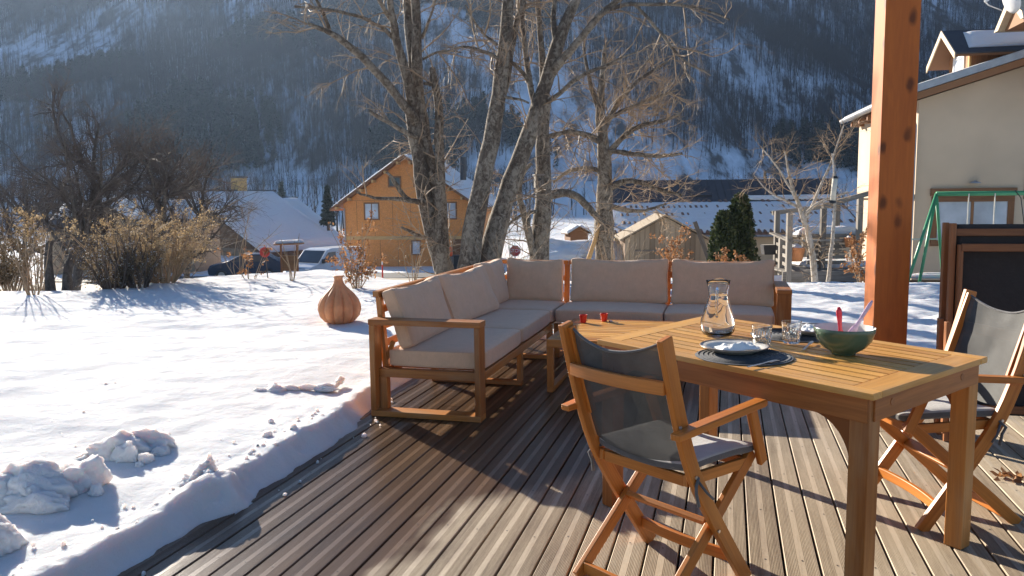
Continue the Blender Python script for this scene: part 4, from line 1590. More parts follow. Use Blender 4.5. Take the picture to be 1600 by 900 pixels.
def gbase(x, y):
    return (x, y, float(ground_z(x, y)) - .05)


# tree A, several stems from one stool
A = [
    S([(708, 470, 34), (696, 425, 30), (677, 376, 27), (667, 323, 25), (661, 291, 24), (652, 232, 24), (647, 187, 22), (643, 160, 20)], 14.0),
    S([(700, 470, 30), (693, 423, 26), (688, 364, 24), (681, 310, 23), (674, 267, 22), (664, 230, 22), (658, 195, 22), (656, 171, 20), (651, 133, 18), (648, 101, 17), (652, 67, 16), (655, 35, 14), (649, 0, 13), (640, -60, 10), (632, -140, 6)], 14.1),
    S([(694, 470, 26), (692, 420, 24), (689, 328, 19), (688, 279, 17), (687, 237, 15), (684, 208, 14), (688, 181, 14), (685, 149, 12), (679, 128, 11), (675, 105, 9)], 13.9),
    S([(650, 140, 16), (645, 95, 15), (640, 53, 14), (635, 0, 13), (640, -60, 10), (650, -140, 6)], 14.1, 14.6),
    S([(646, 175, 18), (644, 149, 17), (635, 120, 15), (625, 80, 14), (614, 58, 13), (616, 35, 11), (609, 0, 10), (600, -70, 7), (596, -130, 4)], 14.0, 13.3),
    S([(650, 192, 16), (644, 181, 15), (620, 149, 13), (588, 112, 12), (561, 85, 11), (532, 59, 9.5), (511, 49, 8), (481, 37, 5)], 13.95, 12.9),
    S([(516, 50, 6), (508, 24, 5), (494, 0, 4.5), (478, -50, 3), (470, -90, 2)], 13.2, 12.8, 10),
    S([(650, 213, 9), (641, 211, 8), (609, 192, 7), (585, 181, 6), (577, 173, 4)], 13.8, 13.2, 10),
    S([(661, 318, 9), (656, 316, 8), (630, 311, 7), (605, 311, 5.5), (568, 306, 4), (556, 300, 2.5)], 13.9, 13.0, 12),
    S([(640, 313, 8), (632, 309, 7.5), (620, 289, 7), (605, 269, 4)], 13.7, 13.3, 8),
    S([(664, 371, 7), (656, 369, 6), (640, 362, 5), (627, 355, 3)], 13.8, 13.4, 8),
    S([(679, 131, 7), (670, 131, 6), (662, 131, 5)], 13.9, 13.8, 6),
    S([(617, 62, 7), (609, 53, 6), (580, 32, 5.5), (540, 19, 5), (500, 13, 4), (460, 11, 2.5)], 13.8, 12.6, 14),
    S([(609, 29, 7), (600, 15, 6), (591, 0, 5), (575, -50, 3)], 13.6, 13.0, 8),
    S([(659, 60, 5), (672, 28, 4), (681, 0, 3), (690, -50, 2)], 14.1, 13.6, 8),
    S([(662, 92, 4), (690, 78, 3.2), (720, 82, 2)], 14.1, 13.6, 8),
]
tree('ash_tree', 'grey multi-stemmed tree with broken stub and long limb reaching left', 'tree', gbase(*A[1][0][0][:2]), A, TW1, 101, 'lichen-covered trees behind the sofa')
Bst = [
    S([(724, 470, 38), (731, 412, 34), (741, 350, 31), (751, 291, 29), (762, 245, 27), (769, 220, 25), (774, 173, 24), (784, 120, 22), (789, 67, 20), (793, 27, 19), (795, 0, 18), (797, -70, 14), (792, -160, 8)], 13.4),
    S([(772, 200, 10), (787, 150, 10), (795, 110, 10), (801, 60, 9), (812, 20, 8), (820, -20, 7), (832, -80, 4)], 13.5, 13.9),
    S([(786, 96, 6), (770, 84, 5.5), (752, 80, 4.5), (733, 72, 3), (700, 76, 1.8)], 13.4, 12.7, 10),
    S([(776, 70, 5), (755, 52, 4), (738, 30, 3.2), (728, 8, 2.4)], 13.4, 12.9, 10),
    S([(782, 150, 5), (800, 152, 4.5), (825, 160, 3)], 13.4, 13.0, 8),
]
tree('ash_tree', 'straight pale trunk leaning slightly right beside the OSB house corner', 'tree', gbase(*Bst[0][0][0][:2]), Bst, TW1, 102, 'lichen-covered trees behind the sofa')
Cst = [
    S([(752, 470, 40), (763, 410, 36), (772, 370, 33), (785, 325, 30), (803, 273, 28), (811, 250, 26), (819, 227, 25), (837, 181, 24), (851, 139, 22), (861, 101, 21), (872, 59, 19), (884, 30, 18), (901, 0, 15), (925, -60, 9)], 13.7),
    S([(862, 116, 14), (866, 108, 13), (888, 83, 12), (915, 51, 11), (940, 21, 10), (968, -4, 8), (1010, -20, 5)], 13.7, 13.0),
    S([(936, 24, 6), (962, 8, 6), (1000, 6, 5.5), (1066, 6, 5), (1110, 18, 4), (1140, 31, 2.5)], 13.2, 12.2, 14),
    S([(985, 4, 5), (1005, 18, 5), (1032, 51, 4.5), (1060, 90, 4), (1085, 105, 3.5), (1112, 118, 2)], 13.0, 12.4, 14),
    S([(838, 170, 10), (834, 155, 9.5), (826, 120, 9), (822, 92, 8.5), (817, 50, 8), (815, 20, 7), (820, 0, 6), (828, -50, 3)], 13.6, 14.3),
    S([(832, 135, 6), (822, 118, 6), (805, 102, 5), (796, 92, 4)], 13.7, 13.4, 8),
    S([(856, 160, 8), (864, 155, 7.5), (880, 140, 7), (899, 125, 6.5), (920, 112, 6), (945, 103, 5), (980, 86, 3), (1010, 76, 1.8)], 13.7, 12.8, 14),
    S([(868, 62, 9), (862, 30, 8), (868, 0, 7), (872, -60, 4)], 13.7, 14.1, 8),
]
tree('ash_tree', 'dark mossy trunk leaning far to the right and forking high up', 'tree', gbase(*Cst[0][0][0][:2]), Cst, TW1, 103, 'lichen-covered trees behind the sofa')
Dst = [
    S([(840, 460, 34), (842, 400, 31), (845, 360, 27), (849, 326, 25), (852, 288, 24), (848, 259, 23), (845, 235, 22), (849, 200, 20), (853, 165, 17), (850, 120, 13), (846, 80, 10), (842, 30, 8), (836, -40, 5)], 15.0),
    S([(838, 420, 15), (826, 363, 12), (816, 326, 10), (809, 301, 9), (812, 270, 7), (830, 255, 5)], 14.9, 14.6, 12),
    S([(852, 306, 14), (866, 303, 14), (884, 300, 13), (902, 306, 12), (920, 326, 11), (936, 342, 9), (944, 350, 7)], 15.0, 15.6, 14),
    S([(838, 330, 6), (815, 335, 5), (795, 350, 3.5)], 14.9, 14.4, 8),
    S([(852, 215, 7), (880, 205, 6), (910, 205, 5), (935, 215, 3)], 15.0, 14.5, 10),
]
tree('ash_tree', 'mossy trunk carrying a small nest box and a bowed limb to the right', 'tree', gbase(*Dst[0][0][0][:2]), Dst, TW1, 104, 'lichen-covered trees behind the sofa')
q = P(842, 283, 14.72)
t = thing('nest_box', 'small wooden nest box fixed high on the mossy trunk', 'nest box', tuple(q), R(10))
part('body', t, -.075, .075, -.07, .09, -.12, .10, 'grey_wood', .003)
part('roof', t, -.095, .095, -.11, .10, .101, .122, 'grey_wood', .003)
MB().tube([(0, -.0705, .03), (0, -.074, .03)], .024, 12).build('entrance_hole', M['black'], t)

# tree E, dense orchard crown
Est = [
    S([(946, 460, 34), (944, 404, 30), (943, 345, 28), (945, 300, 26), (946, 262, 22), (941, 215, 18), (936, 170, 14), (940, 120, 9), (946, 70, 5)], 17.0),
    S([(945, 300, 10), (975, 280, 9), (1005, 285, 8), (1040, 300, 6), (1065, 305, 4)], 17.0, 16.2, 14),
    S([(945, 250, 10), (970, 215, 9), (1000, 195, 8), (1035, 190, 6), (1062, 178, 4)], 17.0, 16.4, 14),
    S([(940, 210, 9), (965, 160, 8), (990, 130, 7), (1020, 110, 5), (1045, 95, 3)], 17.0, 17.6, 14),
    S([(941, 225, 9), (915, 210, 7.5), (885, 205, 6), (862, 215, 4)], 17.0, 16.4, 14),
    S([(944, 268, 9), (915, 262, 7.5), (885, 268, 6), (865, 285, 4)], 17.0, 17.5, 14),
    S([(938, 180, 8), (925, 140, 7), (915, 100, 5), (912, 60, 3)], 17.0, 17.4, 12),
    S([(945, 320, 9), (985, 330, 7), (1010, 330, 5), (1040, 318, 3)], 17.0, 17.6, 12),
    S([(942, 235, 8), (985, 240, 7), (1030, 245, 6), (1066, 240, 4)], 17.0, 16.0, 12),
    S([(938, 190, 7), (990, 165, 6), (1030, 150, 5), (1060, 140, 3)], 17.0, 17.0, 12),
]
TWE = [(9, 1.15, .012, .8, .16, .04, 6), (9, .55, .0080, .7, .2, .03, 5), (8, .28, .0062, .6, .2, .02, 4)]
tree('orchard_tree', 'bushy bare orchard tree with dense fine twigs above the shed', 'tree', gbase(*Est[0][0][0][:2]), Est, TWE, 105, bark_='bark', twig='twig_warm', sides=3)
# pale split limb leaning on it
q0, q1 = P(918, 410, 16.8), P(944, 318, 16.9)
t = thing('broken_limb', 'pale barkless limb leaning against the orchard tree trunk', 'branch', tuple(q0), 0)
MB().tube(resample([np.zeros(3), (q1 - q0) * .5 + np.array([.03, 0, 0]), q1 - q0], 10), np.linspace(.055, .03, 10), 8).build('limb', M['osb_trim'], t, smooth=True)

# dense dark trees at the far left
def dark_tree(lab, px, Y, h, seed, spread=1.0, group='dark bare trees at the left'):
    gg = np.random.default_rng(seed)
    q = P(px, 400, Y); b0 = np.array(gbase(q[0], q[1]))
    stems = []
    tr = wander(gg, b0, (gg.normal(0, .1), 0, 1), h * .95, 14, .07, .05)
    r0 = h * .026
    stems.append((tr, np.linspace(r0, r0 * .18, 14)))
    for k in range(9):
        i = int(gg.integers(3, 11))
        ang = gg.uniform(0, 2 * math.pi)
        d = np.array([math.cos(ang) * spread, math.sin(ang) * spread, gg.uniform(.5, 1.3)])
        L = h * gg.uniform(.35, .6)
        pl = wander(gg, tr[i], d, L, 12, .13, .06)
        stems.append((pl, np.linspace(r0 * .5, r0 * .12, 12)))
    lv = [(4.6, 1.7, .024, .75, .16, .02, 6), (5.4, .85, .014, .7, .18, .01, 5), (5.5, .45, .0105, .6, .2, .0, 4)]
    return tree('bare_tree', lab, 'tree', tuple(b0), stems, lv, seed + 1, group, 'dark_bark', 'dark_twig', sides=3)


dark_tree('tall dark bare tree with forked top, second from the left edge', 112, 23, 5.6, 201, 1.0)
dark_tree('dark bare tree with two upright leaders left of the golden bush', 178, 25, 5.3, 211, 1.3)
dark_tree('wide dark bare tree right above the golden bush', 235, 24, 4.9, 222, 1.3)
dark_tree('dark bare tree standing closest to the snow-roofed chalet', 282, 27, 4.4, 233, 1.2)
dark_tree('dark bare tree cut by the left edge of the picture', 38, 26, 4.3, 244, 1.2)


# ------------------------------------------------------------------ shrubs
def shrub(name, lab, cat, base, stems_n, height, spread, seed, leafm=None, leaf_n=0, leaf_s=.05, twig='twig_warm', lv=None, stem_r=.014, group=None, lean=0.0, low=0.0):
    gg = np.random.default_rng(seed)
    t = thing(name, lab, cat, base, 0, group)
    st = []
    for k in range(stems_n):
        a = gg.uniform(0, 2 * math.pi)
        r = spread * gg.uniform(.2, 1)
        d = np.array([math.cos(a) * r + lean, math.sin(a) * r, 1.0])
        p = np.array([math.cos(a) * .12 * spread, math.sin(a) * .12 * spread, -.03])
        pl = wander(gg, p, d, height * gg.uniform(.65, 1.1), 9, .10, .03)
        st.append((pl, np.linspace(stem_r, stem_r * .3, 9)))
    stem_mesh('stems', st, M[twig], t, 5)
    tw = []
    lv = lv or [(5.0, .5 * height / 1.5, .005, .75, .2, .0, 5), (7.0, .22 * height / 1.5, .003, .7, .25, -.02, 4)]
    for p, r_ in st: grow(gg, p, r_, lv, tw)
    V, F = tubes(tw, 3)
    tag(np_mesh('twigs', V, F, M[twig], t), kind='stuff')
    if leafm:
        pts = along(tw, gg, 60)
        pts = pts[pts[:, 2] > low]
        if len(pts) > leaf_n: pts = pts[gg.choice(len(pts), leaf_n, False)]
        V, F = leaves(gg, pts + gg.normal(0, .015, pts.shape), leaf_s)
        np_mesh('foliage', V, F, M[leafm], t)
        if 'dusted' in lab or 'low dark' in lab:
            top = pts[gg.random(len(pts)) < .22]
            V, F = leaves(gg, top + np.array([0, 0, .012]), .026, -.2)
            tag(np_mesh('snow_dusting', V, F, M['roof_snow'], t), kind='stuff')
    return t


def gb(px, py, Y):
    q = P(px, py, Y); return (q[0], q[1], float(ground_z(q[0], q[1])) - .02)


shrub('golden_shrub', 'large rounded golden shrub with dry straw leaves on thin stems', 'shrub', gb(258, 440, 12.6), 50, 1.25, 1.0, 301, 'leaf_gold', 42000, .030, low=.28)
shrub('golden_shrub', 'straw coloured shrub behind the dark one with feathery top', 'shrub', gb(198, 440, 13.4), 30, 1.30, .85, 302, 'leaf_gold', 18000, .030, low=.4)
shrub('dark_shrub', 'dark olive brown shrub dusted with snow in front of the golden one', 'shrub', gb(178, 448, 11.8), 38, .92, .80, 303, 'leaf_dark', 26000, .030, twig='dark_twig')
shrub('dark_shrub', 'low dark shrub between the two golden ones touching the snow', 'shrub', gb(218, 445, 12.0), 30, .75, .80, 304, 'leaf_dark', 18000, .030, twig='dark_twig')
shrub('stem_shrub', 'sparse bare shrub of upright brown stems at the field edge', 'shrub', gb(52, 460, 11.2), 10, 1.05, .45, 305, None, 0, .03, lv=[(2.5, .3, .003, .6, .15, .05, 4)], stem_r=.010)
shrub('brown_shrub', 'rusty brown shrub with flat dry flower heads at the left edge', 'shrub', gb(15, 425, 15.0), 24, 1.5, .55, 306, 'leaf_dark', 9000, .045, low=.3)
shrub('straw_shrub', 'shrub with flat straw seed heads above the bare stems', 'shrub', gb(62, 430, 15.5), 16, 1.6, .5, 307, 'leaf_gold', 3000, .045, low=1.15)
# stumps of bushes
for px, Y, hh in ((78, 13.0, .9), (102, 13.2, 1.0)):
    b0 = gb(px, 440, Y)
    t = thing('trunk_stump', 'short reddish trunk under the dark shrub, %s of two' % ('left' if px == 78 else 'right'), 'trunk', b0, 0)
    gg = np.random.default_rng(px)
    pl = wander(gg, (0, 0, -.05), (.05, 0, 1), hh, 8, .08)
    stem_mesh('stem', [(pl, np.linspace(.085, .05, 8))], M['dark_bark'], t, 10)
    tw = []; grow(gg, pl, np.linspace(.06, .03, 8), [(6, .6, .01, .9, .2, .05, 5), (7, .3, .005, .7, .2, 0, 4)], tw)
    V, F = tubes(tw, 3); tag(np_mesh('twigs', V, F, M['dark_twig'], t), kind='stuff')
shrub('beech_sapling', 'rust-leaved beech sapling behind the gourd pot', 'sapling', gb(557, 430, 11.6), 11, 1.0, .34, 310, 'leaf_rust', 2600, .046, stem_r=.009)
shrub('beech_sapling', 'small rust-leaved sapling beside the red disc marker', 'sapling', gb(392, 430, 13.0), 5, .62, .55, 311, 'leaf_rust', 330, .055, stem_r=.006)
shrub('beech_sapling', 'rust-leaved sapling in front of the plank shed', 'sapling', gb(1052, 400, 20.0), 8, 1.7, .22, 312, 'leaf_rust', 1300, .075, stem_r=.012)
shrub('beech_sapling', 'low rust-leaved bush beside the dark evergreen', 'shrub', gb(1150, 420, 20.5), 12, 1.0, .7, 313, 'leaf_rust', 1500, .075, stem_r=.010)
shrub('beech_sapling', 'low rust-leaved bush at the foot of the timber post', 'shrub', gb(1350, 440, 14.0), 10, .95, .5, 314, 'leaf_rust', 700, .06, stem_r=.008)
shrub('bare_sapling', 'thin bare sapling with upright twigs beside the little roofed board', 'sapling', gb(455, 430, 12.8), 5, .95, .22, 315, None, 0, lv=[(3, .45, .004, .5, .1, .06, 5)], stem_r=.011)
shrub('bare_sapling', 'thin bare sapling in front of the snow-covered chalet roof', 'sapling', gb(372, 420, 16.0), 6, 1.5, .35, 316, None, 0, lv=[(4, .5, .005, .6, .15, .05, 5), (6, .2, .003, .6, .2, 0, 4)], stem_r=.012)
shrub('bare_sapling', 'pale bare sapling in front of the OSB house wall', 'sapling', gb(645, 430, 12.0), 6, .75, .3, 317, 'leaf_gold', 60, .03, lv=[(4, .4, .004, .6, .15, .05, 5), (6, .2, .0025, .6, .2, 0, 4)], stem_r=.007)
shrub('bare_sapling', 'thicket of pale twigs between the trunks behind the sofa corner', 'thicket', gb(800, 420, 13.2), 14, 1.0, .6, 318, None, 0, lv=[(4, .5, .004, .6, .15, .05, 5), (6, .25, .0025, .6, .2, 0, 4)], stem_r=.006)
shrub('bare_sapling', 'straw twigs growing around the orchard tree foot', 'thicket', gb(965, 420, 15.6), 26, 1.15, .5, 319, None, 0, lv=[(4, .5, .004, .6, .15, .05, 5), (6, .25, .0025, .6, .2, 0, 4)], stem_r=.006)

# young pale-stemmed trees by the terrace
Y1 = 15.5
st = [S([(1276, 465, 11), (1273, 440, 10), (1270, 400, 9.5), (1264, 365, 9), (1256, 342, 8), (1248, 320, 7), (1240, 300, 5), (1232, 270, 3.5), (1226, 235, 2)], Y1, None, 16, .03),
      S([(1254, 338, 5), (1275, 318, 4.5), (1300, 308, 4), (1325, 300, 2.5)], Y1, Y1 - .4, 10, .03),
      S([(1250, 325, 5), (1225, 312, 4), (1200, 300, 3), (1180, 275, 1.5)], Y1, Y1 + .5, 10, .03),
      S([(1258, 345, 5), (1285, 285, 4), (1305, 240, 3), (1318, 195, 1.6)], Y1, Y1, 10, .03),
      S([(1246, 315, 4), (1215, 260, 3), (1190, 230, 1.6)], Y1, Y1 - .5, 10, .03)]
tree('young_tree', 'young pale-barked tree with tangled twiggy crown by the weathered terrace', 'tree', gbase(*st[0][0][0][:2]), st, [(8, .95, .009, .9, .2, .03, 6), (8, .45, .0062, .8, .22, 0, 5), (6, .25, .005, .7, .2, 0, 4)], 331, None, 'birch', 'twig_warm', sides=3)
st = [S([(1290, 465, 7), (1293, 442, 6.5), (1298, 400, 6), (1303, 350, 5), (1305, 310, 4), (1303, 270, 3), (1300, 240, 2)], 14.8, None, 14, .03)]
tree('young_tree', 'very thin pale stem carrying the bird feeder', 'tree', gbase(*st[0][0][0][:2]), st, [(2.0, .5, .004, .8, .2, .03, 5), (5, .25, .0022, .7, .2, 0, 4)], 341, None, 'birch', 'twig_warm', sides=3)
q = P(1301, 316, 14.65)
t = thing('bird_feeder', 'slim tubular bird feeder hanging from the thin pale stem', 'bird feeder', tuple(q), 0)
MB().tube([(0, 0, .02), (.03, 0, .43)], .048, 14).build('seed_tube', M['rope'], t, smooth=True)
MB().tube([(-.003, 0, -.02), (.0, 0, .03)], [.062, .055], 14).build('tray', M['black'], t)
MB().tube([(.030, 0, .425), (.034, 0, .47)], [.056, .030], 14).build('cap', M['black'], t)
MB().tube([(.034, 0, .47), (.040, .0, .75)], .004, 5).build('wire', M['black'], t)

# evergreens
def thuja(lab, pxs, Y, seed):
    gg = np.random.default_rng(seed)
    q = gb(pxs[0], 410, Y)
    t = thing('thuja', lab, 'evergreen', q, 0, 'dark evergreens beside the shed')
    h, w = pxs[1], pxs[2]
    stem_mesh('trunk', [(np.array([(0, 0, 0), (0, 0, h * .5), (0, 0, h * .9)]), np.array([.07, .05, .01]))], M['dark_bark'], t, 8)
    n = 9000
    z = h * gg.random(n) ** .9
    prof = w * np.clip(np.minimum((z / h / .18) ** .5, (1 - (z / h)) ** .34 * 1.02), .03, 1)
    a = gg.uniform(0, 2 * math.pi, n)
    lump = 1 + .16 * np.sin(a * 5 + z * 5) + .2 * fbm(a * 1.9, z * 2.6, 3)
    r = prof * lump * (gg.random(n) ** .28)
    pts = np.stack([r * np.cos(a), r * np.sin(a), z], 1)
    V, F = leaves(gg, pts, .12, -.9)
    np_mesh('foliage', V, F, M['leaf_green'], t)


thuja('tall dark columnar evergreen, the right one beside the shed', (1155, 2.55, .50), 24.0, 401)
thuja('shorter dark columnar evergreen, the left one beside the shed', (1130, 2.05, .46), 23.7, 402)


def conifer(lab, px, py, Y, h, seed):
    gg = np.random.default_rng(seed)
    q = P(px, py, Y)
    t = thing('spruce', lab, 'tree', tuple(q), 0, 'small spruces in the valley')
    stem_mesh('trunk', [(np.array([(0, 0, -.5), (0, 0, h * .6), (0, 0, h)]), np.array([.16, .09, .01]))], M['dark_bark'], t, 6)
    n = 2600
    z = h * (.08 + .92 * gg.random(n) ** 1.3)
    lay = .5 + .5 * np.abs(np.sin(z / h * 26))
    r = h * .24 * (1 - z / h + .02) * lay * gg.random(n) ** .4
    a = gg.uniform(0, 2 * math.pi, n)
    pts = np.stack([r * np.cos(a), r * np.sin(a), z - .3 * r], 1)
    V, F = leaves(gg, pts, h * .075, .5)
    np_mesh('foliage', V, F, M['conifer'], t)


conifer('dark spruce close to the left side of the OSB house', 513, 352, 75, 3.6, 411)
conifer('small spruce behind the chalet roof ridge', 441, 330, 120, 4.2, 412)
conifer('spruce left of the chalet gable', 303, 318, 84, 3.9, 413)
conifer('lone little spruce on the snow strip above the long roof', 1195, 292, 190, 3.6, 414)

# ------------------------------------------------------------------ buildings
def xf(obj_, px, py, Y, rz):
    q = P(px, py, Y); obj_.location = tuple(q); obj_.rotation_euler = (0, 0, rz)


def win(parent, x0, x1, z0, z1, y=0.0, frame='brown_wood', pane='glass_sky', fw=.09, mull=True, out=-.05):
    """window in a wall facing -y: frame, panes set back"""
    f = MB()
    f.box(x0 - fw, x1 + fw, y + out, y + .05, z1, z1 + fw)
    f.box(x0 - fw, x1 + fw, y + out - .02, y + .05, z0 - fw, z0)
    f.box(x0 - fw, x0, y + out + .004, y + .05, z0, z1)
    f.box(x1, x1 + fw, y + out + .004, y + .05, z0, z1)
    w = f.build('window', M[frame], parent)
    xm = (x0 + x1) / 2
    if mull:
        for a, b_ in ((x0, xm - .03), (xm + .03, x1)):
            m_ = MB().box(a, b_, y - .012, y + .012, z0, z1).build('pane', M[pane], w)
        MB().box(xm - .03, xm + .03, y - .035, y + .02, z0, z1).build('mullion', M[frame], w)
    else:
        MB().box(x0, x1, y - .012, y + .012, z0, z1).build('pane', M[pane], w)
    return w


def snow_slab(name, parent, a, b_, c, d, th, seed, ragged=.0, n=26):
    """snow blanket over the quad a-b (low edge) d-c (high edge), th thick, soft edges"""
    a, b_, c, d = [np.array(q, float) for q in (a, b_, c, d)]
    nn = np.cross(b_ - a, d - a); nn /= np.linalg.norm(nn)
    if nn[2] < 0: nn = -nn
    u, v = np.meshgrid(np.linspace(0, 1, n), np.linspace(0, 1, n), indexing='ij')
    lowcut = ragged * (.5 + fbm(u * 9 + seed, u * 0 + seed, 3)) * (1 - v)
    vv = v + lowcut * (v < 1)
    vv = np.clip(vv, 0, 1)
    Pq = (a[None, None] * ((1 - u) * (1 - vv))[..., None] + b_[None, None] * (u * (1 - vv))[..., None] + c[None, None] * (u * vv)[..., None] + d[None, None] * ((1 - u) * vv)[..., None])
    e = np.minimum(np.minimum(u, 1 - u) * 9, np.minimum(v, 1 - v) * 12); e = np.clip(e, 0, 1) ** .5
    h = th * e * (1 + .35 * fbm(u * 5 + seed, v * 5, 3)) + .01
    T = Pq + nn * h[..., None]
    Bt = Pq + nn * .006
    V = np.concatenate([T.reshape(-1, 3), Bt.reshape(-1, 3)])
    idx = np.arange(n * n).reshape(n, n)
    F = [np.stack([idx[:-1, :-1].ravel(), idx[1:, :-1].ravel(), idx[1:, 1:].ravel(), idx[:-1, 1:].ravel()], 1)]
    o = n * n
    for line in (idx[:, 0], idx[:, -1], idx[0, :], idx[-1, :]):
        F.append(np.stack([line[:-1], line[1:], line[1:] + o, line[:-1] + o], 1))
    return np_mesh(name, V, np.concatenate(F), M['roof_snow'], parent, smooth=True)


# house clad in strand board
sc_ = 55 / FPX
h = thing('osb_house', 'unfinished house clad in orange strand board with snowy gable roof', 'house')
xf(h, 540, 420, 55, R(-8))
W, E_, A_ = 8.85, 4.42, 7.45
MB().prism([(0, 0, 0), (W, 0, 0), (W, 0, E_), (W / 2, 0, A_), (0, 0, E_)], (0, 9.5, 0)).build('wall', M['osb'], h)
sl_ = (A_ - E_) / (W / 2)
for sgn in (-1, 1):
    ov = .72
    e0 = np.array([W / 2 + sgn * (W / 2 + ov), -.75, E_ - sl_ * ov + .02]); r0 = np.array([W / 2, -.75, A_ + .02])
    dd = np.array([0, 11.0, 0]); up_ = np.array([0, 0, .16])
    MB().prism([e0, r0, r0 + up_, e0 + up_], dd).build('roof', M['brown_wood'], h)
    snow_slab('roof_snow', h, e0 + up_ + np.array([0, .1, 0]), e0 + up_ + dd - np.array([0, .1, 0]), r0 + up_ + dd - np.array([0, .1, 0]), r0 + up_ + np.array([0, .1, 0]), .25, 3 + sgn)
    for k in range(6):          # purlin ends under the verge
        tt = (k + .5) / 6
        q = e0 * (1 - tt) + r0 * tt
        MB().box(q[0] - .07, q[0] + .07, -.70, -.01, q[2] - .20, q[2] - .01).build('purlin', M['osb_trim'], h)
MB().box(-.01, W + .01, -.03, .0, 1.98, 2.22).build('band', M['osb_trim'], h)
for xx in (1.25, 2.5, 3.75, 5.0, 6.25, 7.5):
    MB().box(xx - .010, xx + .010, -.008, .0, 0, 1.97).build('panel_joint', M['brown_wood'], h)
    MB().box(xx - .34, xx - .32, -.008, .0, 2.23, min(4.6, A_ - abs(xx - .33 - W / 2) * sl_ - .2)).build('panel_joint', M['brown_wood'], h)
MB().box(0, W, -.009, .0, 4.62, 4.64).build('panel_joint', M['brown_wood'], h)
for xx in (.08, W - .08):
    MB().tube([(xx, -.07, .1), (xx, -.07, 4.1), (xx + (-.5 if xx < 1 else .5), -.3, 4.25)], .045, 8).build('downpipe', M['zinc'], h)
win(h, 1.52, 2.42, 3.40, 4.40)
win(h, 6.85, 7.75, 3.40, 4.40)
win(h, 3.25, 3.98, 5.58, 6.14, pane='glass_dark', mull=False)
win(h, 5.0, 5.7, 5.58, 6.14, pane='glass_dark', mull=False)
win(h, 4.75, 5.25, 1.02, 1.85, mull=False)
d_ = MB().box(7.5, 8.15, -.045, .03, .0, 2.0).build('door', M['brown_wood'], h)
MB().box(8.02, 8.07, -.075, -.046, .95, 1.05).build('handle', M['black'], d_)
MB().tube([(7.6, 3.5, 6.0), (7.6, 3.5, 7.6)], .22, 12).build('chimney', M['roof_dark'], h)
# right-hand side wall lighter annex post
MB().box(W + .02, W + .12, 1.0, 1.2, 0, 4.2).build('corner_post', M['osb_trim'], h)

# chalet with steep snowy roof
h = thing('chalet', 'low dark chalet with big snow-covered roof and yellow chimney', 'house')
xf(h, 302, 303, 72, R(-35)); h.scale = (1.44, 1.44, 1.44)
L_, w_, dr = 6.6, 7.0, 3.55
for sgn in (1, -1):
    e0 = np.array([sgn * w_, -.6, -dr]); r0 = np.array([0, -.6, 0]); dd = np.array([0, L_, 0]); up_ = np.array([0, 0, .14])
    MB().prism([e0, r0, r0 + up_, e0 + up_], dd).build('roof', M['house_brown'], h)
    snow_slab('roof_snow', h, e0 + up_ + np.array([0, .08, 0]), e0 + up_ + dd, r0 + up_ + dd, r0 + up_ + np.array([0, .08, 0]), .3, 11 + sgn)
MB().prism([(-w_ + .8, 0, -dr + .3), (w_ - .8, 0, -dr + .3), (0, 0, -.12)], (0, L_ - 1.2, 0)).build('gable_wall', M['house_brown'], h)
MB().prism([(-w_ + .8, 0.002, -dr - 2.5), (w_ - .8, .002, -dr - 2.5), (w_ - .8, .002, -dr + .3), (-w_ + .8, .002, -dr + .3)], (0, L_ - 1.2, 0)).build('wall', M['plank_wood'], h)
win(h, -1.2, .2, -2.2, -1.3, pane='glass_dark')
MB().box(-.35, .35, 3.0, 3.7, -.4, 1.0).build('chimney', M['chimney'], h)
MB().box(-.42, .42, 2.93, 3.77, 1.0, 1.12).build('chimney_cap', M['roof_dark'], h)
MB().box(-.3, .3, -.65, 6.1, .145, .27).build('ridge_cap', M['roof_dark'], h)
# second, lower roof further back
h = thing('chalet_wing', 'lower snow-covered roof joining the chalet on its right', 'house')
xf(h, 405, 313, 80, R(-35)); h.scale = (1.43, 1.43, 1.43)
for sgn in (1, -1):
    e0 = np.array([sgn * 6.8, -.2, -3.9]); r0 = np.array([0, -.2, 0]); dd = np.array([0, 3.3, 0]); up_ = np.array([0, 0, .14])
    MB().prism([e0, r0, r0 + up_, e0 + up_], dd).build('roof', M['house_brown'], h)
    snow_slab('roof_snow', h, e0 + up_, e0 + up_ + dd, r0 + up_ + dd, r0 + up_, .3, 14 + sgn)
MB().prism([(-6, 0, -6), (6, 0, -6), (6, 0, -3.6), (0, 0, -.1), (-6, 0, -3.6)], (0, 3.0, 0)).build('wall', M['house_brown'], h)
MB().box(-.25, .25, -.25, 3.2, .145, .25).build('ridge_cap', M['roof_dark'], h)

# snowy roof behind the dark trees
h = thing('far_house', 'long snow-striped roof glimpsed behind the dark bare trees', 'house')
xf(h, 60, 320, 48, R(4))
MB().prism([(0, 0, -1.6), (9, 0, -1.6), (9, 3.2, 0), (0, 3.2, 0)], (0, 0, .15)).build('roof', M['roof_dark'], h)
snow_slab('roof_snow', h, (.1, .1, -1.4), (8.9, .1, -1.4), (8.9, 3.1, .15), (.1, 3.1, .15), .2, 31, .35)
MB().box(.3, 8.7, .4, 6, -4.5, -1.45).build('wall', M['plank_wood'], h)
for k in range(3):
    win(h, 1.2 + k * 2.7, 2.2 + k * 2.7, -3.0, -2.0, .4, pane='glass_dark')
h = thing('far_house', 'pale house with white gable behind the shrubs at the left', 'house')
xf(h, 118, 350, 46, R(10))
MB().prism([(0, 0, -2.5), (2.6, 0, -2.5), (2.6, 0, .4), (1.3, 0, 1.3), (0, 0, .4)], (0, 4, 0)).build('wall', M['beige_wall'], h)
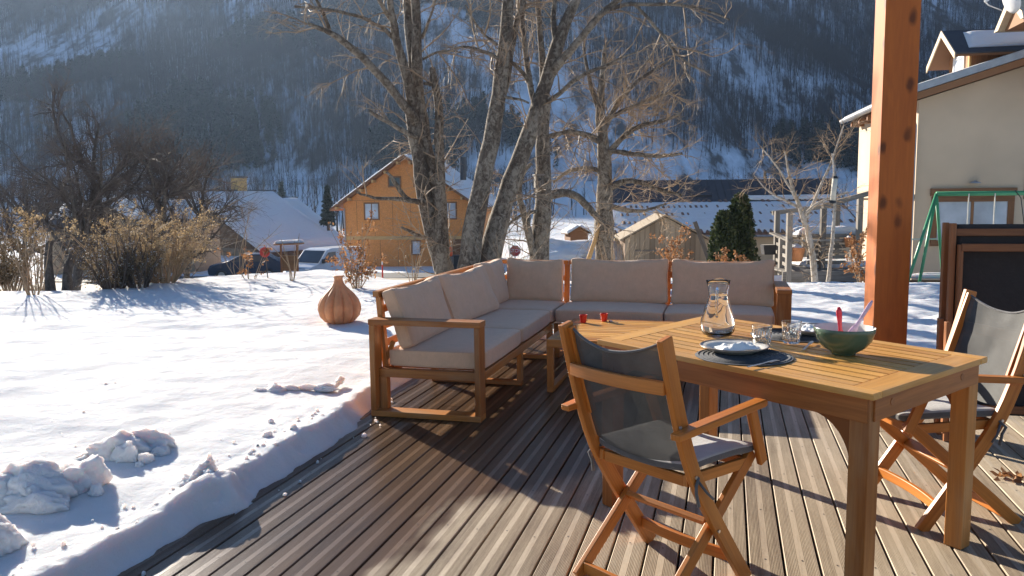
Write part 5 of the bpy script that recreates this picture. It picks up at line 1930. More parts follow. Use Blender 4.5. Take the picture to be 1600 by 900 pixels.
for sgn in (-1, 1):
    e0 = np.array([1.3 + sgn * 1.75, -.3, .1]); r0 = np.array([1.3, -.3, 1.34]); dd = np.array([0, 4.6, 0]); up_ = np.array([0, 0, .1])
    MB().prism([e0, r0, r0 + up_, e0 + up_], dd).build('roof', M['roof_dark'], h)
    snow_slab('roof_snow', h, e0 + up_, e0 + up_ + dd, r0 + up_ + dd, r0 + up_, .22, 41 + sgn)
win(h, .9, 1.6, -1.2, -.3, pane='glass_dark')

# long building with tiled roof at the right
h = thing('long_building', 'long low building with snow-covered tiled roof and dark metal top', 'building')
xf(h, 955, 371, 42, R(-1.5))
LW = 13.2
MB().box(.2, LW, .35, 6, -2.4, -.02).build('wall', M['beige_wall'], h)
MB().prism([(0, 0, 0), (0, 4.0, 1.62), (0, 4.0, 1.74), (0, 0, .12)], (LW + .1, 0, 0)).build('roof', M['tile'], h)
snow_slab('roof_snow', h, (.05, .10, .16), (LW, .10, .16), (LW, 3.98, 1.735), (.05, 3.98, 1.735), .12, 51, .03, 60)
MB().prism([(0, 4.0, 1.6), (0, 5.6, 2.95), (0, 5.6, 3.05), (0, 4.0, 1.78)], (LW + .1, 0, 0)).build('upper_roof', M['clad_dark'], h)
for k in range(int(LW / .42)):
    a = np.array([.2 + k * .42, 4.0, 1.785]); b_ = np.array([.2 + k * .42, 5.6, 3.055])
    MB().beam(a, b_, .03, .05, (1, 0, 0)).build('seam', M['roof_dark'], h)
o = MB().beam((5.55, 4.35, 2.10), (5.55, 5.0, 2.63), 1.15, .12, (1, 0, 0)).build('skylight', M['roof_dark'], h)
MB().beam((5.55, 4.42, 2.21), (5.55, 4.93, 2.62), .95, .03, (1, 0, 0)).build('pane', M['glass_sky'], o)
snow_slab('roof_snow', h, (7.3, 4.02, 1.80), (LW, 4.02, 1.80), (LW, 4.32, 2.05), (7.3, 4.32, 2.05), .10, 53, .3, 60)
# tile noses showing through the snow
tm = None
gg = np.random.default_rng(61)
for row, (yy, prob) in enumerate(((.05, 1.0), (1.05, .55), (2.05, .55), (3.0, .8), (3.75, .75))):
    for k in range(int(LW / .30)):
        if gg.random() > prob: continue
        if row in (1, 2) and k < 9: pass
        if tm is None:
            mb = MB()
            vv = []; fs = []
            for i, (y_, z_) in enumerate(((0, .0), (.34, .0))):
                for a in np.linspace(0, math.pi, 7):
                    vv.append((.105 * math.cos(a), y_, .085 * math.sin(a)))
            for a in range(6): fs.append([a, a + 1, 8 + a, 7 + a])
            fs.append(list(range(7))[::-1]); fs.append([7 + a for a in range(7)])
            o = mb.add(vv, fs).build('tile', M['tile'], h); tm = o.data
        else:
            o = link('tile', tm, h)
        o.location = (.2 + k * .30 + gg.normal(0, .012), yy + gg.normal(0, .02), .14 + yy * .405 + (.0 if row == 0 else .03) + gg.uniform(-.01, .03))
        o.rotation_euler = (math.atan(.405), 0, 0)
MB().tube([(0, -.05, .02), (LW, -.05, .0)], .06, 8).build('gutter', M['zinc'], h)
win(h, 3.1, 3.9, -1.6, -.7, .35, pane='glass_dark')

# plank shed
h = thing('plank_shed', 'small grey plank shed with low gable behind the sofa', 'shed')
xf(h, 976, 445, 28, R(-4))
s_ = 28 / FPX
Wd, ze, za = 124 * s_, (445 - 372) * s_, (445 - 338) * s_
npk = 16
for k in range(npk):
    a, b_ = Wd * k / npk + .006, Wd * (k + 1) / npk - .006
    za_ = lambda x: ze + (za - ze) * (1 - abs(x - Wd / 2) / (Wd / 2))
    MB().prism([(a, 0, 0), (b_, 0, 0), (b_, 0, za_(b_) - .03), (a, 0, za_(a) - .03)], (0, .03, 0)).build('plank', M['plank_wood'], h)
MB().prism([(.02, .035, 0), (Wd - .02, .035, 0), (Wd - .02, .035, ze - .05), (Wd / 2, .035, za - .06), (.02, .035, ze - .05)], (0, 3, 0)).build('wall', M['house_brown'], h)
for sgn in (-1, 1):
    e0 = np.array([Wd / 2 + sgn * (Wd / 2 + .18), -.15, ze - .09]); r0 = np.array([Wd / 2, -.15, za]); dd = np.array([0, 3.4, 0]); up_ = np.array([0, 0, .06])
    MB().prism([e0, r0, r0 + up_, e0 + up_], dd).build('roof', M['plank_wood'], h)
MB().box(.35, Wd - .9, -.035, -.002, ze * .72, ze * .72 + .05).build('rail', M['grey_wood'], h)
t = thing('leaning_board', 'pale board leaning against the right wall of the shed', 'board', gb(1100, 420, 26.5), 0)
MB().beam((.35, 0, .02), (-.25, .35, 1.75), .14, .03, (1, 0, 0)).build('plank', M['grey_wood'], t)

# rendered house with dormer at the right
h = thing('rendered_house', 'large cream rendered house with grey eaves and wooden dormer', 'house', (9.5, 19.8, -.75), R(-11.5))
ez = 3.77 + .75; sl_ = .31
Wh = 9.0
rz_ = lambda x: ez + sl_ * x
MB().prism([(.45, .45, -.6), (Wh, .45, -.6), (Wh, .45, rz_(Wh) - .22), (.45, .45, rz_(.45) - .22)], (0, 6.6, 0)).build('wall', M['cream'], h)
MB().prism([(0, 0, ez - .02), (Wh, 0, rz_(Wh) - .02), (Wh, 0, rz_(Wh) + .16), (0, 0, ez + .16)], (0, 7.2, 0)).build('roof', M['zinc'], h)
MB().prism([(.02, .02, ez - .20), (Wh, .02, rz_(Wh) - .20), (Wh, .02, rz_(Wh) - .03), (.02, .02, ez - .03)], (0, .05, 0)).build('verge_board', M['brown_wood'], h)
MB().prism([(.25, .12, ez - .12 + sl_ * .25), (Wh, .12, rz_(Wh) - .12), (Wh, .12, rz_(Wh) - .03), (.25, .12, ez - .03 + sl_ * .25)], (0, 7.0, 0)).build('soffit', M['brown_wood'], h)
MB().tube([(-.07, -.02, ez + .02), (-.07, 7.2, ez + .02)], .075, 10).build('gutter', M['zinc'], h)
for k in range(6):
    MB().box(.06, .44, .8 + k * 1.1, .92 + k * 1.1, ez - .22, ez - .08).build('rafter', M['brown_wood'], h)
snow_slab('roof_snow', h, (.2, .5, ez + .22), (.2, 7.0, ez + .22), (Wh, 7.0, rz_(Wh) + .16), (Wh, .5, rz_(Wh) + .16), .06, 71)
win(h, .98, 2.55, 1.0, 1.95, .45, frame='brown_wood', pane='glass_sky', fw=.14)
MB().box(.80, 2.72, .36, .449, 2.10, 2.28).build('lintel', M['brown_wood'], h)
o = MB().tube([(1.75, .44, 2.42), (1.75, .30, 2.45)], .02, 6).build('wall_lamp', M['zinc'], h)
MB().lathe([(.02, .06), (.14, .0), (.13, -.005), (.001, .04)], 16, (1.75, .28, 2.40)).build('lamp_shade', M['zinc'], o, smooth=True)
MB().box(.40, .449, 1.6, 2.9, 1.9, 3.2).build('side_window', M['glass_dark'], h)
MB().box(.30, .449, .46, 7.0, 2.05, 2.14).build('string_course', M['trim'], h)
MB().box(.36, .449, 3.4, 4.3, -.5, 1.9).build('side_door', M['brown_wood'], h)
MB().tube([(-.05, .05, ez - .05), (.30, .40, ez - .45), (.38, .40, ez - .7), (.38, .40, -.4)], .04, 8).build('downpipe', M['zinc'], h)
MB().tube([(2.9, .435, 2.0), (2.9, .435, 4.6)], .012, 6).build('cable', M['black'], h)
for xx in (3.3, 4.6):
    MB().box(xx, xx + .22, .425, .449, 3.6, 3.78).build('vent', M['zinc'], h)
# dormer facing left
dx, dy, dw = 1.75, 1.0, 1.65
zb = rz_(dx)
d = MB().prism([(dx, dy, zb - .1), (dx, dy + dw, zb - .1), (dx, dy + dw, zb + .60), (dx, dy + dw / 2, zb + 1.10), (dx, dy, zb + .60)], (4.2, 0, 0)).build('dormer', M['brown_wood'], h)
for sgn in (-1, 1):
    ym = dy + dw / 2
    e0 = np.array([dx - .45, ym + sgn * (dw / 2 + .32), zb + .42]); r0 = np.array([dx - .45, ym, zb + 1.16]); dd = np.array([4.8, 0, 0]); up_ = np.array([0, 0, .09])
    MB().prism([e0, r0, r0 + up_ * .6, e0 + up_ * .6], dd).build('dormer_soffit', M['brown_wood'], d)
    MB().prism([e0 + up_ * .62, r0 + up_ * .62, r0 + up_, e0 + up_], dd).build('dormer_roof', M['roof_dark'], d)
    MB().prism([e0 + np.array([-.03, 0, -.06]), r0 + np.array([-.03, 0, -.06]), r0 + np.array([-.03, 0, .10]), e0 + np.array([-.03, 0, .10])], (.028, 0, 0)).build('barge_board', M['trim'], d)
    if sgn < 0:
        a = e0 * .82 + r0 * .18 + up_; b_ = e0 * .12 + r0 * .88 + up_
        snow_slab('dormer_snow', d, a + np.array([.35, 0, 0]), a + dd * .98, b_ + dd * .98, b_ + np.array([.45, 0, 0]), .055, 81)
for k in range(14):
    MB().box(dx + .1 + k * .28, dx + .36 + k * .28, dy - .025, dy - .001, zb - .3 + 0, zb + .59).build('cladding_board', M['brown_wood'], d)
f = MB()
f.box(dx - .04, dx - .001, dy + .42, dy + dw - .42, zb + .0, zb + .08); f.box(dx - .04, dx - .001, dy + .42, dy + dw - .42, zb + .52, zb + .60)
f.box(dx - .04, dx - .001, dy + .42, dy + .50, zb + .08, zb + .52); f.box(dx - .04, dx - .001, dy + dw - .50, dy + dw - .42, zb + .08, zb + .52)
f.build('dormer_window', M['white'], d)
MB().box(dx - .02, dx - .001, dy + .50, dy + dw - .50, zb + .08, zb + .52).build('pane', M['glass_sky'], d)
MB().box(dx - .05, dx - .001, dy - .03, dy + .06, zb - .2, zb + .61).build('corner_board', M['osb_trim'], d)
# chalet-style gable piece with dish above the frame's corner
q = P(1602, 26, 18.2)
t = thing('roof_gable', 'corner of a wooden gable peeking in at the top right', 'house part', tuple(q), R(-11.5))
MB().prism([(0, 0, 0), (0, .9, .75), (0, 1.8, 0), (0, 1.55, 0), (0, .9, .52), (0, .25, 0)], (1.8, 0, 0)).build('roof', M['trim'], t)
MB().prism([(.15, .25, -.02), (.15, .9, .5), (.15, 1.55, -.02)], (1.5, 0, 0)).build('wall', M['brown_wood'], t)
MB().box(1.0, 1.8, .3, 1.6, -1.4, .1).build('post', M['brown_wood'], t)
q = P(1574, 2, 18.0)
t = thing('satellite_dish', 'white satellite dish with its arm at the top right corner', 'satellite dish', tuple(q), R(60))
MB().lathe([(.001, .0), (.12, .012), (.22, .045), (.30, .09), (.295, .10), (.21, .055), (.001, .014)], 28).build('dish', M['white'], t, smooth=True).rotation_euler = (R(70), 0, R(30))
MB().tube([(-.1, .1, -.20), (-.30, .35, -.10), (-.36, .42, -.02)], .012, 6).build('arm', M['metal'], t)
MB().tube([(-.36, .42, -.02), (-.30, .36, .02)], .03, 8).build('receiver', M['white'], t)
MB().tube([(.05, -.08, 0), (.35, -.3, -.15), (.6, -.4, -.5)], .02, 6).build('bracket', M['zinc'], t)

# low dark fence in front of that house
h = thing('garden_wall', 'low dark planked wall capped with snow at the foot of the cream house', 'wall', (8.6, 17.6, -1.0), R(-8))
for k in range(4):
    MB().box(0, 4.2, 0, .05, .04 + k * .125, .145 + k * .125).build('board', M['house_brown'], h)
snow_slab('snow_cap', h, (0, -.05, .56), (4.2, -.05, .56), (4.2, .25, .56), (0, .25, .56), .09, 91)
MB().tube([(.0, -.1, 1.42), (1.6, -.1, 1.44)], .018, 6).build('hand_rail', M['metal'], h)
MB().tube([(1.55, -.1, .0), (1.55, -.1, 1.44)], .03, 6).build('rail_post', M['grey_wood'], h)

# swing frame
h = thing('swing_frame', 'green tubular children swing frame in front of the cream house', 'swing', (0, 0, 0), 0)
T0 = P(1463, 303, 16.8); T1 = T0 + np.array([3.4, -.35, .0])
MB().tube([T0, T1], .05, 10).build('top_bar', M['green_pipe'], h, smooth=True)
for a, top in ((P(1414, 425, 16.0), T0), (P(1433, 456, 16.6), T0), (P(1478, 415, 17.6), T0), (T1 + np.array([.5, -.9, -2.3]), T1), (T1 + np.array([.5, .9, -2.3]), T1)):
    a = np.array(a); a[2] = min(a[2], float(ground_z(a[0], a[1])) - .05) if a[2] > -1.6 else a[2]
    MB().tube([top, a], .033, 8).build('leg', M['green_pipe'], h, smooth=True)
for f_ in (.18, .33):
    p = T0 * (1 - f_) + T1 * f_ + np.array([0, -.05, 0])
    MB().tube([p, p + np.array([0, 0, -1.75])], .012, 5).build('rope', M['rope'], h)
p = (T0 * (1 - .255) + T1 * .255 + np.array([0, -.05, -1.77]))
MB().box(p[0] - .30, p[0] + .30, p[1] - .1, p[1] + .1, p[2] - .02, p[2] + .02).build('seat', M['grey_wood'], h, .005)
for f_ in (.44, .50):
    p = T0 * (1 - f_) + T1 * f_
    MB().tube([p + np.array([0, -.05, .06]), p + np.array([.12, -.07, -.1]), p + np.array([.25, -.05, -.75])], .010, 5).build('rope', M['black'], h)

# weathered terrace with pergola posts
h = thing('weathered_terrace', 'weathered grey timber terrace with railing and pergola posts at the right', 'terrace', (0, 0, 0), 0)
YT = 17.4
fl = P(1250, 425, YT)[2]


def vpost(px, ytop, ybot, Y, w=.11, mat='grey_wood'):
    a = P(px, ybot, Y); top = P(px, ytop, Y)[2]
    MB().sweep([(a[0], a[1], a[2]), (a[0], a[1], top)], w, w, (1, 0, 0)).build('post', M[mat], h, .006)


for px, y0, y1, Y in ((1212, 330, 430, 18.6), (1231, 333, 446, 16.8), (1283, 326, 448, 17.2), (1256, 335, 425, 19.2), (1305, 318, 425, 18.8), (1340, 306, 425, 17.6), (1220, 372, 430, 17.6)):
    vpost(px, y0, y1, Y)
a0, a1 = P(1229, 424, 16.8), P(1352, 424, 17.3)
z0 = a0[2]
for k in range(9):
    yy = 16.8 + k * .24
    xa, xb = P(1228, 424, 16.8)[0] - .05 * k * .2, P(1352, 424, 17.3)[0]
    MB().box(xa, xb, yy, yy + .225, z0 - .03, z0).build('floor_board', M['grey_wood'], h)
MB().box(xa, xb, 16.76, 16.799, z0 - .22, z0 - .004).build('rim_joist', M['grey_wood'], h)
for k in range(6):
    zz = z0 + .10 + k * .115
    MB().box(P(1262, 400, 17.25)[0], P(1322, 400, 17.25)[0], 17.27, 17.30, zz, zz + .078).build('rail_slat', M['grey_wood'], h)
for k in range(4):
    zz = z0 + .12 + k * .18
    MB().beam(P(1231, 420, 16.75) * np.array([1, 1, 0]) + np.array([0, 0, zz]), P(1212, 420, 18.6) * np.array([1, 1, 0]) + np.array([0, 0, zz]), .03, .07, (1, 0, 0)).build('rail_slat', M['grey_wood'], h)
MB().beam(P(1206, 364, 18.7), P(1236, 377, 16.7), .12, .035, (1, 0, 0)).build('hand_rail', M['grey_wood'], h)
MB().beam(P(1233, 376, 16.8), P(1330, 375, 17.3), .10, .035, (0, 1, 0)).build('hand_rail', M['grey_wood'], h)
MB().beam(P(1285, 322, 17.2), P(1358, 302, 17.5), .09, .10, (0, 1, 0)).build('beam', M['grey_wood'], h)
MB().beam(P(1207, 333, 18.7), P(1312, 320, 18.9), .07, .10, (0, 1, 0)).build('beam', M['grey_wood'], h)
sx0, sx1 = P(1240, 420, 18.5)[0], P(1335, 420, 18.5)[0]
snow_slab('snow_cover', h, (sx0, 17.4, z0 + .004), (sx1, 17.4, z0 + .004), (sx1, 18.9, z0 + .004), (sx0, 18.9, z0 + .004), .13, 95)
t = thing('garden_table', 'snow-laden garden table on the weathered terrace', 'table', (P(1290, 380, 18.1)[0], 18.1, z0), 0)
MB().box(-.75, .75, -.3, .3, .66, .70).build('top', M['grey_wood'], t)
for a, b_ in ((-.7, -.25), (.66, -.25), (-.7, .22), (.66, .22)):
    MB().box(a, a + .05, b_, b_ + .05, .13, .66).build('leg', M['grey_wood'], t)
snow_slab('snow_cap', t, (-.74, -.29, .70), (.74, -.29, .70), (.74, .29, .70), (-.74, .29, .70), .16, 96)
for i, (px, py, Y, r, hh, lab) in enumerate(((1243, 408, 16.95, .19, .26, 'terracotta pot heaped with snow at the terrace corner'), (1327, 386, 17.1, .11, .18, 'small terracotta pot on the terrace railing by the post'))):
    q = P(px, py, Y)
    t = thing('flower_pot', lab, 'flower pot', tuple(q), 0, 'flower pots on the terrace')
    lathe_obj('pot', [(.001, 0), (r * .7, 0), (r, hh), (r * 1.06, hh), (r * 1.06, hh * 1.12), (r * .9, hh * 1.12), (r * .85, hh * .9), (.001, hh * .9)], 'terracotta', t, 24)
    V, F = clod((0, 0, hh * 1.02), 500 + i, (r * .9, r * .9, r * .6), .4)
    np_mesh('snow', V, F, M['roof_snow'], t, smooth=True)
t = thing('planter_box', 'dark planter box hung outside the terrace railing', 'planter', tuple(P(1203, 398, 18.2)), 0)
MB().prism([(-.12, 0, 0), (.12, 0, 0), (.15, 0, .22), (-.15, 0, .22)], (0, .25, 0)).build('box', M['black'], t)
MB().box(-.13, .13, .02, .23, .19, .221).build('soil', M['grit'], t)
# dark board standing in for the shaded void under the terrace floor
MB().box(P(1240, 440, 17.8)[0], P(1350, 440, 17.8)[0], 17.9, 17.94, z0 - 1.1, z0 - .24).build('void_shade', M['house_brown'], h)

# ------------------------------------------------------------------ street things
def ground_strip(name, mat, pts, w, lift, n=40, kind='structure'):
    pts = resample([(p[0], p[1], 0) for p in pts], n)
    V = []
    m_ = 7
    for i in range(n):
        tg = pts[min(i + 1, n - 1)] - pts[max(i - 1, 0)]; tg /= np.linalg.norm(tg); sd = np.array([tg[1], -tg[0], 0])
        for k in range(m_):
            q = pts[i] + sd * w * (k / (m_ - 1) - .5)
            V.append((q[0], q[1], float(ground_z(q[0], q[1])) + lift))
    idx = np.arange(n * m_).reshape(n, m_)
    F = np.stack([idx[:-1, :-1].ravel(), idx[:-1, 1:].ravel(), idx[1:, 1:].ravel(), idx[1:, :-1].ravel()], 1)
    return tag(np_mesh(name, V, F, mat, smooth=True), kind=kind)


ground_strip('verge', M['grit'], [(-22, 33), (-10, 34), (0, 34), (6, 35), (14, 40)], 12.0, .03)
ground_strip('road', M['asphalt'], [(-24, 42), (-10, 42), (0, 42), (8, 43), (18, 50)], 5.0, .06)

# stop sign
q = P(805, 392, 50)
t = thing('stop_sign', 'octagonal red stop sign seen between the trunks', 'sign', (q[0], q[1], q[2]), R(2))
r = .37
oc = [(r * math.cos(R(22.5 + 45 * k)), 0, r * math.sin(R(22.5 + 45 * k))) for k in range(8)]
MB().prism(oc, (0, .03, 0)).build('border', M['white'], t)
oc2 = [(x * .92, -.006, z * .92) for x, y, z in oc]
MB().prism(oc2, (0, .005, 0)).build('face', M['red_sign'], t)
fc = bpy.data.curves.new('lettering', 'FONT'); fc.body = 'STOP'; fc.size = .30; fc.align_x = 'CENTER'; fc.align_y = 'CENTER'; fc.extrude = .003
fc.materials.append(M['white'])
_o = bpy.data.objects.new('lettering', fc); COL.objects.link(_o)
bpy.context.view_layer.update()
lm = bpy.data.meshes.new_from_object(_o.evaluated_get(bpy.context.evaluated_depsgraph_get()))
bpy.data.objects.remove(_o)
o = link('lettering', lm, t); o.location = (0, -.012, 0); o.rotation_euler = (R(90), 0, 0)
MB().tube([(0, .05, -2.6), (0, .05, .2)], .03, 8).build('pole', M['zinc'], t)

# red disc on a stick
q0 = P(419, 440, 13.2); q1 = P(414, 394, 13.2)
t = thing('disc_marker', 'round red disc on a thin stick in the snow at the left', 'marker', (q0[0], q0[1], float(ground_z(q0[0], q0[1])) - .05), 0)
d = q1 - q0
zt = q1[2] - (float(ground_z(q0[0], q0[1])) - .05)
MB().tube([(0, 0, 0), (d[0], 0, zt + .06)], .008, 6).build('stick', M['dark_twig'], t)
MB().tube([(d[0], -.012, zt), (d[0], -.022, zt)], .083, 24).build('disc', M['red_sign'], t)
# red and white snow pole
q = P(598, 440, 30)
t = thing('snow_pole', 'thin pinkish red snow pole by the roadside left of the trunks', 'pole', (q[0], q[1], float(ground_z(q[0], q[1]))), 0)
MB().tube([(0, 0, 0), (0, 0, 1.0)], .03, 8).build('shaft', M['red'], t)
MB().tube([(0, 0, 1.0), (0, 0, 1.12)], .028, 8).build('tip', M['white'], t)

# rail fence by the road
t = thing('rail_fence', 'low weathered two-rail fence along the roadside behind the snow', 'fence', (0, 0, 0), 0)
for k in range(6):
    x = -4.6 + k * .75; y = 24.0
    z = float(ground_z(x, y))
    MB().box(x - .05, x + .05, y - .05, y + .05, z - .1, z + .62).build('post', M['grey_wood'], t)
for z_ in (.22, .46):
    MB().beam((-4.8, 23.93, float(ground_z(-4.6, 24)) + z_), (-.6, 23.93, float(ground_z(-.85, 24)) + z_), .035, .10, (0, 1, 0)).build('rail', M['grey_wood'], t)

# little roofed notice board
q = P(452, 392, 30)
t = thing('notice_shelter', 'small open wooden shelter with snow on its roof beside the van', 'shelter', (q[0], q[1], q[2] - .9), R(-6))
for x in (-.32, .30):
    MB().box(x - .03, x + .03, -.03, .03, -.2, 1.12).build('post', M['brown_wood'], t)
MB().beam((-.5, 0, 1.14), (.5, 0, 1.17), .5, .05, (0, 1, 0)).build('roof', M['brown_wood'], t)
snow_slab('snow_cap', t, (-.49, -.24, 1.17), (.49, -.24, 1.20), (.49, .24, 1.20), (-.49, .24, 1.17), .10, 97)
MB().box(-.30, .28, -.01, .02, .15, .72).build('board', M['house_brown'], t)

# dark bin with an orange bundle
q = P(711, 420, 47)
t = thing('wheeled_bin', 'black bin half hidden behind the twin trunks', 'bin', (q[0], q[1], float(ground_z(q[0], q[1]))), 0)
MB().prism([(-.26, -.25, .05), (.26, -.25, .05), (.30, -.30, .95), (-.30, -.30, .95)], (0, .55, 0)).build('body', M['black'], t, .02)
MB().box(-.32, .32, -.33, .28, .955, 1.01).build('lid', M['black'], t, .015)
for x in (-.22, .22):
    MB().tube([(x - .03, .28, .1), (x + .03, .28, .1)], .1, 12).build('wheel', M['black'], t)
q = P(703, 393, 46.6)
t = thing('orange_bag', 'bright orange bag showing beside the twin trunk', 'bag', tuple(q), 0)
V, F = rbox(.16, .13, .29, .12, 9, lambda p, q: p * np.array([1 - .25 * max(0, q[2]), 1, 1]))
MB().add(V, F).build('sack', M['orange_cloth'], t, smooth=True)
MB().tube([(0, 0, .27), (.01, 0, .33)], [.03, .05], 8).build('knot', M['orange_cloth'], t, smooth=True)
q = P(703, 410, 46.6)
MB().box(-.2, .2, -.15, .15, -.75, -.295).build('stand', M['grey_wood'], t)

# van
q = P(512, 420, 47)
t = thing('delivery_van', 'white delivery van parked in front of the chalet roof', 'van', (q[0], q[1], -3.28), R(240))
prof = [(-2.3, .35), (-2.35, 1.0), (-2.3, 1.85), (-2.15, 1.95), (.55, 1.98), (.95, 1.90), (1.65, 1.18), (2.25, 1.02), (2.42, .85), (2.45, .40), (2.3, .30), (-2.2, .30)]
MB().prism([(x, -.93, z) for x, z in prof], (0, 1.86, 0)).build('body', M['van_paint'], t, .07, seg=3)
MB().add([(1.00, -.78, 1.86), (1.00, .78, 1.86), (1.66, .84, 1.225), (1.66, -.84, 1.225), (.98, -.78, 1.84), (.98, .78, 1.84), (1.64, .84, 1.20), (1.64, -.84, 1.20)], [[0, 1, 2, 3], [4, 7, 6, 5], [0, 4, 5, 1], [1, 5, 6, 2], [2, 6, 7, 3], [3, 7, 4, 0]]).build('windscreen', M['glass_dark'], t)
for sy in (-1, 1):
    MB().prism([(.30, sy * .932, 1.20), (1.45, sy * .932, 1.20), (.92, sy * .932, 1.76), (.30, sy * .932, 1.78)], (0, sy * .012, 0)).build('side_window', M['glass_dark'], t)
    MB().box(2.30, 2.44, sy * .72 - .14, sy * .72 + .14, .72, .92).build('headlight', M['white'], t, .02)
    MB().box(1.35, 1.5, sy * 1.04 - .08, sy * 1.04 + .08, 1.18, 1.42).build('mirror', M['black'], t, .02)
    for x in (1.55, -1.4):
        w = MB().tube([(x, sy * .80, .33), (x, sy * .95, .33)], .33, 20).build('wheel', M['black'], t)
        MB().tube([(x, sy * .951, .33), (x, sy * .957, .33)], .19, 14).build('rim', M['metal'], w)
MB().box(2.40, 2.47, -.85, .85, .38, .62).build('bumper', M['black'], t, .02)
MB().box(2.44, 2.475, -.26, .26, .64, .76).build('number_plate', M['white'], t)
MB().box(2.26, 2.36, -.5, .5, .80, .94).build('grille', M['black'], t, .01)
# dark car beside it
q = P(385, 408, 46)
t = thing('parked_car', 'dark blue car roof and windscreen showing over the snow by the chalet', 'car', (q[0], q[1], q[2] - 1.0), R(190))
prof = [(-2.0, .3), (-2.05, .8), (-1.9, 1.0), (-1.2, 1.42), (.1, 1.45), (.9, 1.05), (1.85, .85), (2.0, .6), (1.95, .3)]
M['car_blue'] = simple('dark_blue_paint', (.03, .05, .09), .25, .3)
MB().prism([(x, -.85, z) for x, z in prof], (0, 1.7, 0)).build('body', M['car_blue'], t, .06, seg=3)
MB().add([(.16, -.7, 1.43), (.16, .7, 1.43), (.88, .76, 1.085), (.88, -.76, 1.085), (.15, -.7, 1.40), (.15, .7, 1.40), (.87, .76, 1.06), (.87, -.76, 1.06)], [[0, 1, 2, 3], [4, 7, 6, 5], [0, 4, 5, 1], [1, 5, 6, 2], [2, 6, 7, 3], [3, 7, 4, 0]]).build('windscreen', M['glass_sky'], t)
for sy in (-1, 1):
    MB().prism([(-1.1, sy * .852, 1.02), (.6, sy * .852, 1.02), (.08, sy * .852, 1.38), (-.95, sy * .852, 1.36)], (0, sy * .01, 0)).build('side_window', M['glass_dark'], t)
    for x in (1.25, -1.3):
        w = MB().tube([(x, sy * .72, .3), (x, sy * .87, .3)], .3, 18).build('wheel', M['black'], t)
        MB().tube([(x, sy * .871, .3), (x, sy * .876, .3)], .18, 12).build('rim', M['metal'], w)

# little brown hut and green hedge seen between trunks
q = P(905, 362, 38)
t = thing('small_hut', 'tiny brown hut with snowy roof between the trunks', 'hut', tuple(q - np.array([0, 0, .8])), R(12))
t.scale = (.62, .62, .62)
MB().prism([(-.7, 0, 0), (.7, 0, 0), (.7, 0, 1.2), (0, 0, 1.6), (-.7, 0, 1.2)], (0, 1.6, 0)).build('wall', M['brown_wood'], t)
for sgn in (-1, 1):
    e0 = np.array([sgn * .95, -.2, 1.10]); r0 = np.array([0, -.2, 1.65]); dd = np.array([0, 2.0, 0]); up_ = np.array([0, 0, .06])
    MB().prism([e0, r0, r0 + up_, e0 + up_], dd).build('roof', M['house_brown'], t)
    snow_slab('roof_snow', t, e0 + up_, e0 + up_ + dd, r0 + up_ + dd, r0 + up_, .16, 131 + sgn)
q = P(885, 385, 30)
V, F = clod((0, 0, 0), 777, (2.6, 1.6, 1.15), .5)
o = np_mesh('snow_bank', V, F, M['snow'], smooth=True); o.location = (q[0], q[1], q[2] - .5)
tag(o, 'big ploughed snow bank behind the sofa corner cushions', 'snow bank')

# ------------------------------------------------------------------ forest on the mountain
def proto_tree(name, seed, conif=False):
    gg = np.random.default_rng(seed)
    if not conif:
        pl = wander(gg, (0, 0, -1), (0, 0, 1), 13, 8, .03, .05)
        polys = [(pl, np.linspace(.17, .03, 8))]
        tw = []
        grow(gg, pl[2:], np.linspace(.13, .03, 6), [(1.9, 3.0, .045, .55, .12, .10, 4), (1.3, 1.4, .028, .5, .1, .08, 3)], tw)
        V, F = tubes(polys, 4); V2, F2 = tubes(tw, 3)
        V, F = np.concatenate([V, V2]), np.concatenate([F, F2 + len(V)])
        mat = M['forest']
    else:
        n = 240
        z = 11 * (.1 + .9 * gg.random(n) ** 1.2); r = 2.2 * (1 - z / 11.2) * gg.random(n) ** .4; a = gg.uniform(0, 6.28, n)
        V, F = leaves(gg, np.stack([r * np.cos(a), r * np.sin(a), z], 1), 1.1, .6)
        mat = M['conifer']
    o = np_mesh(name, V, F, mat)
    COL.objects.unlink(o)
    return o


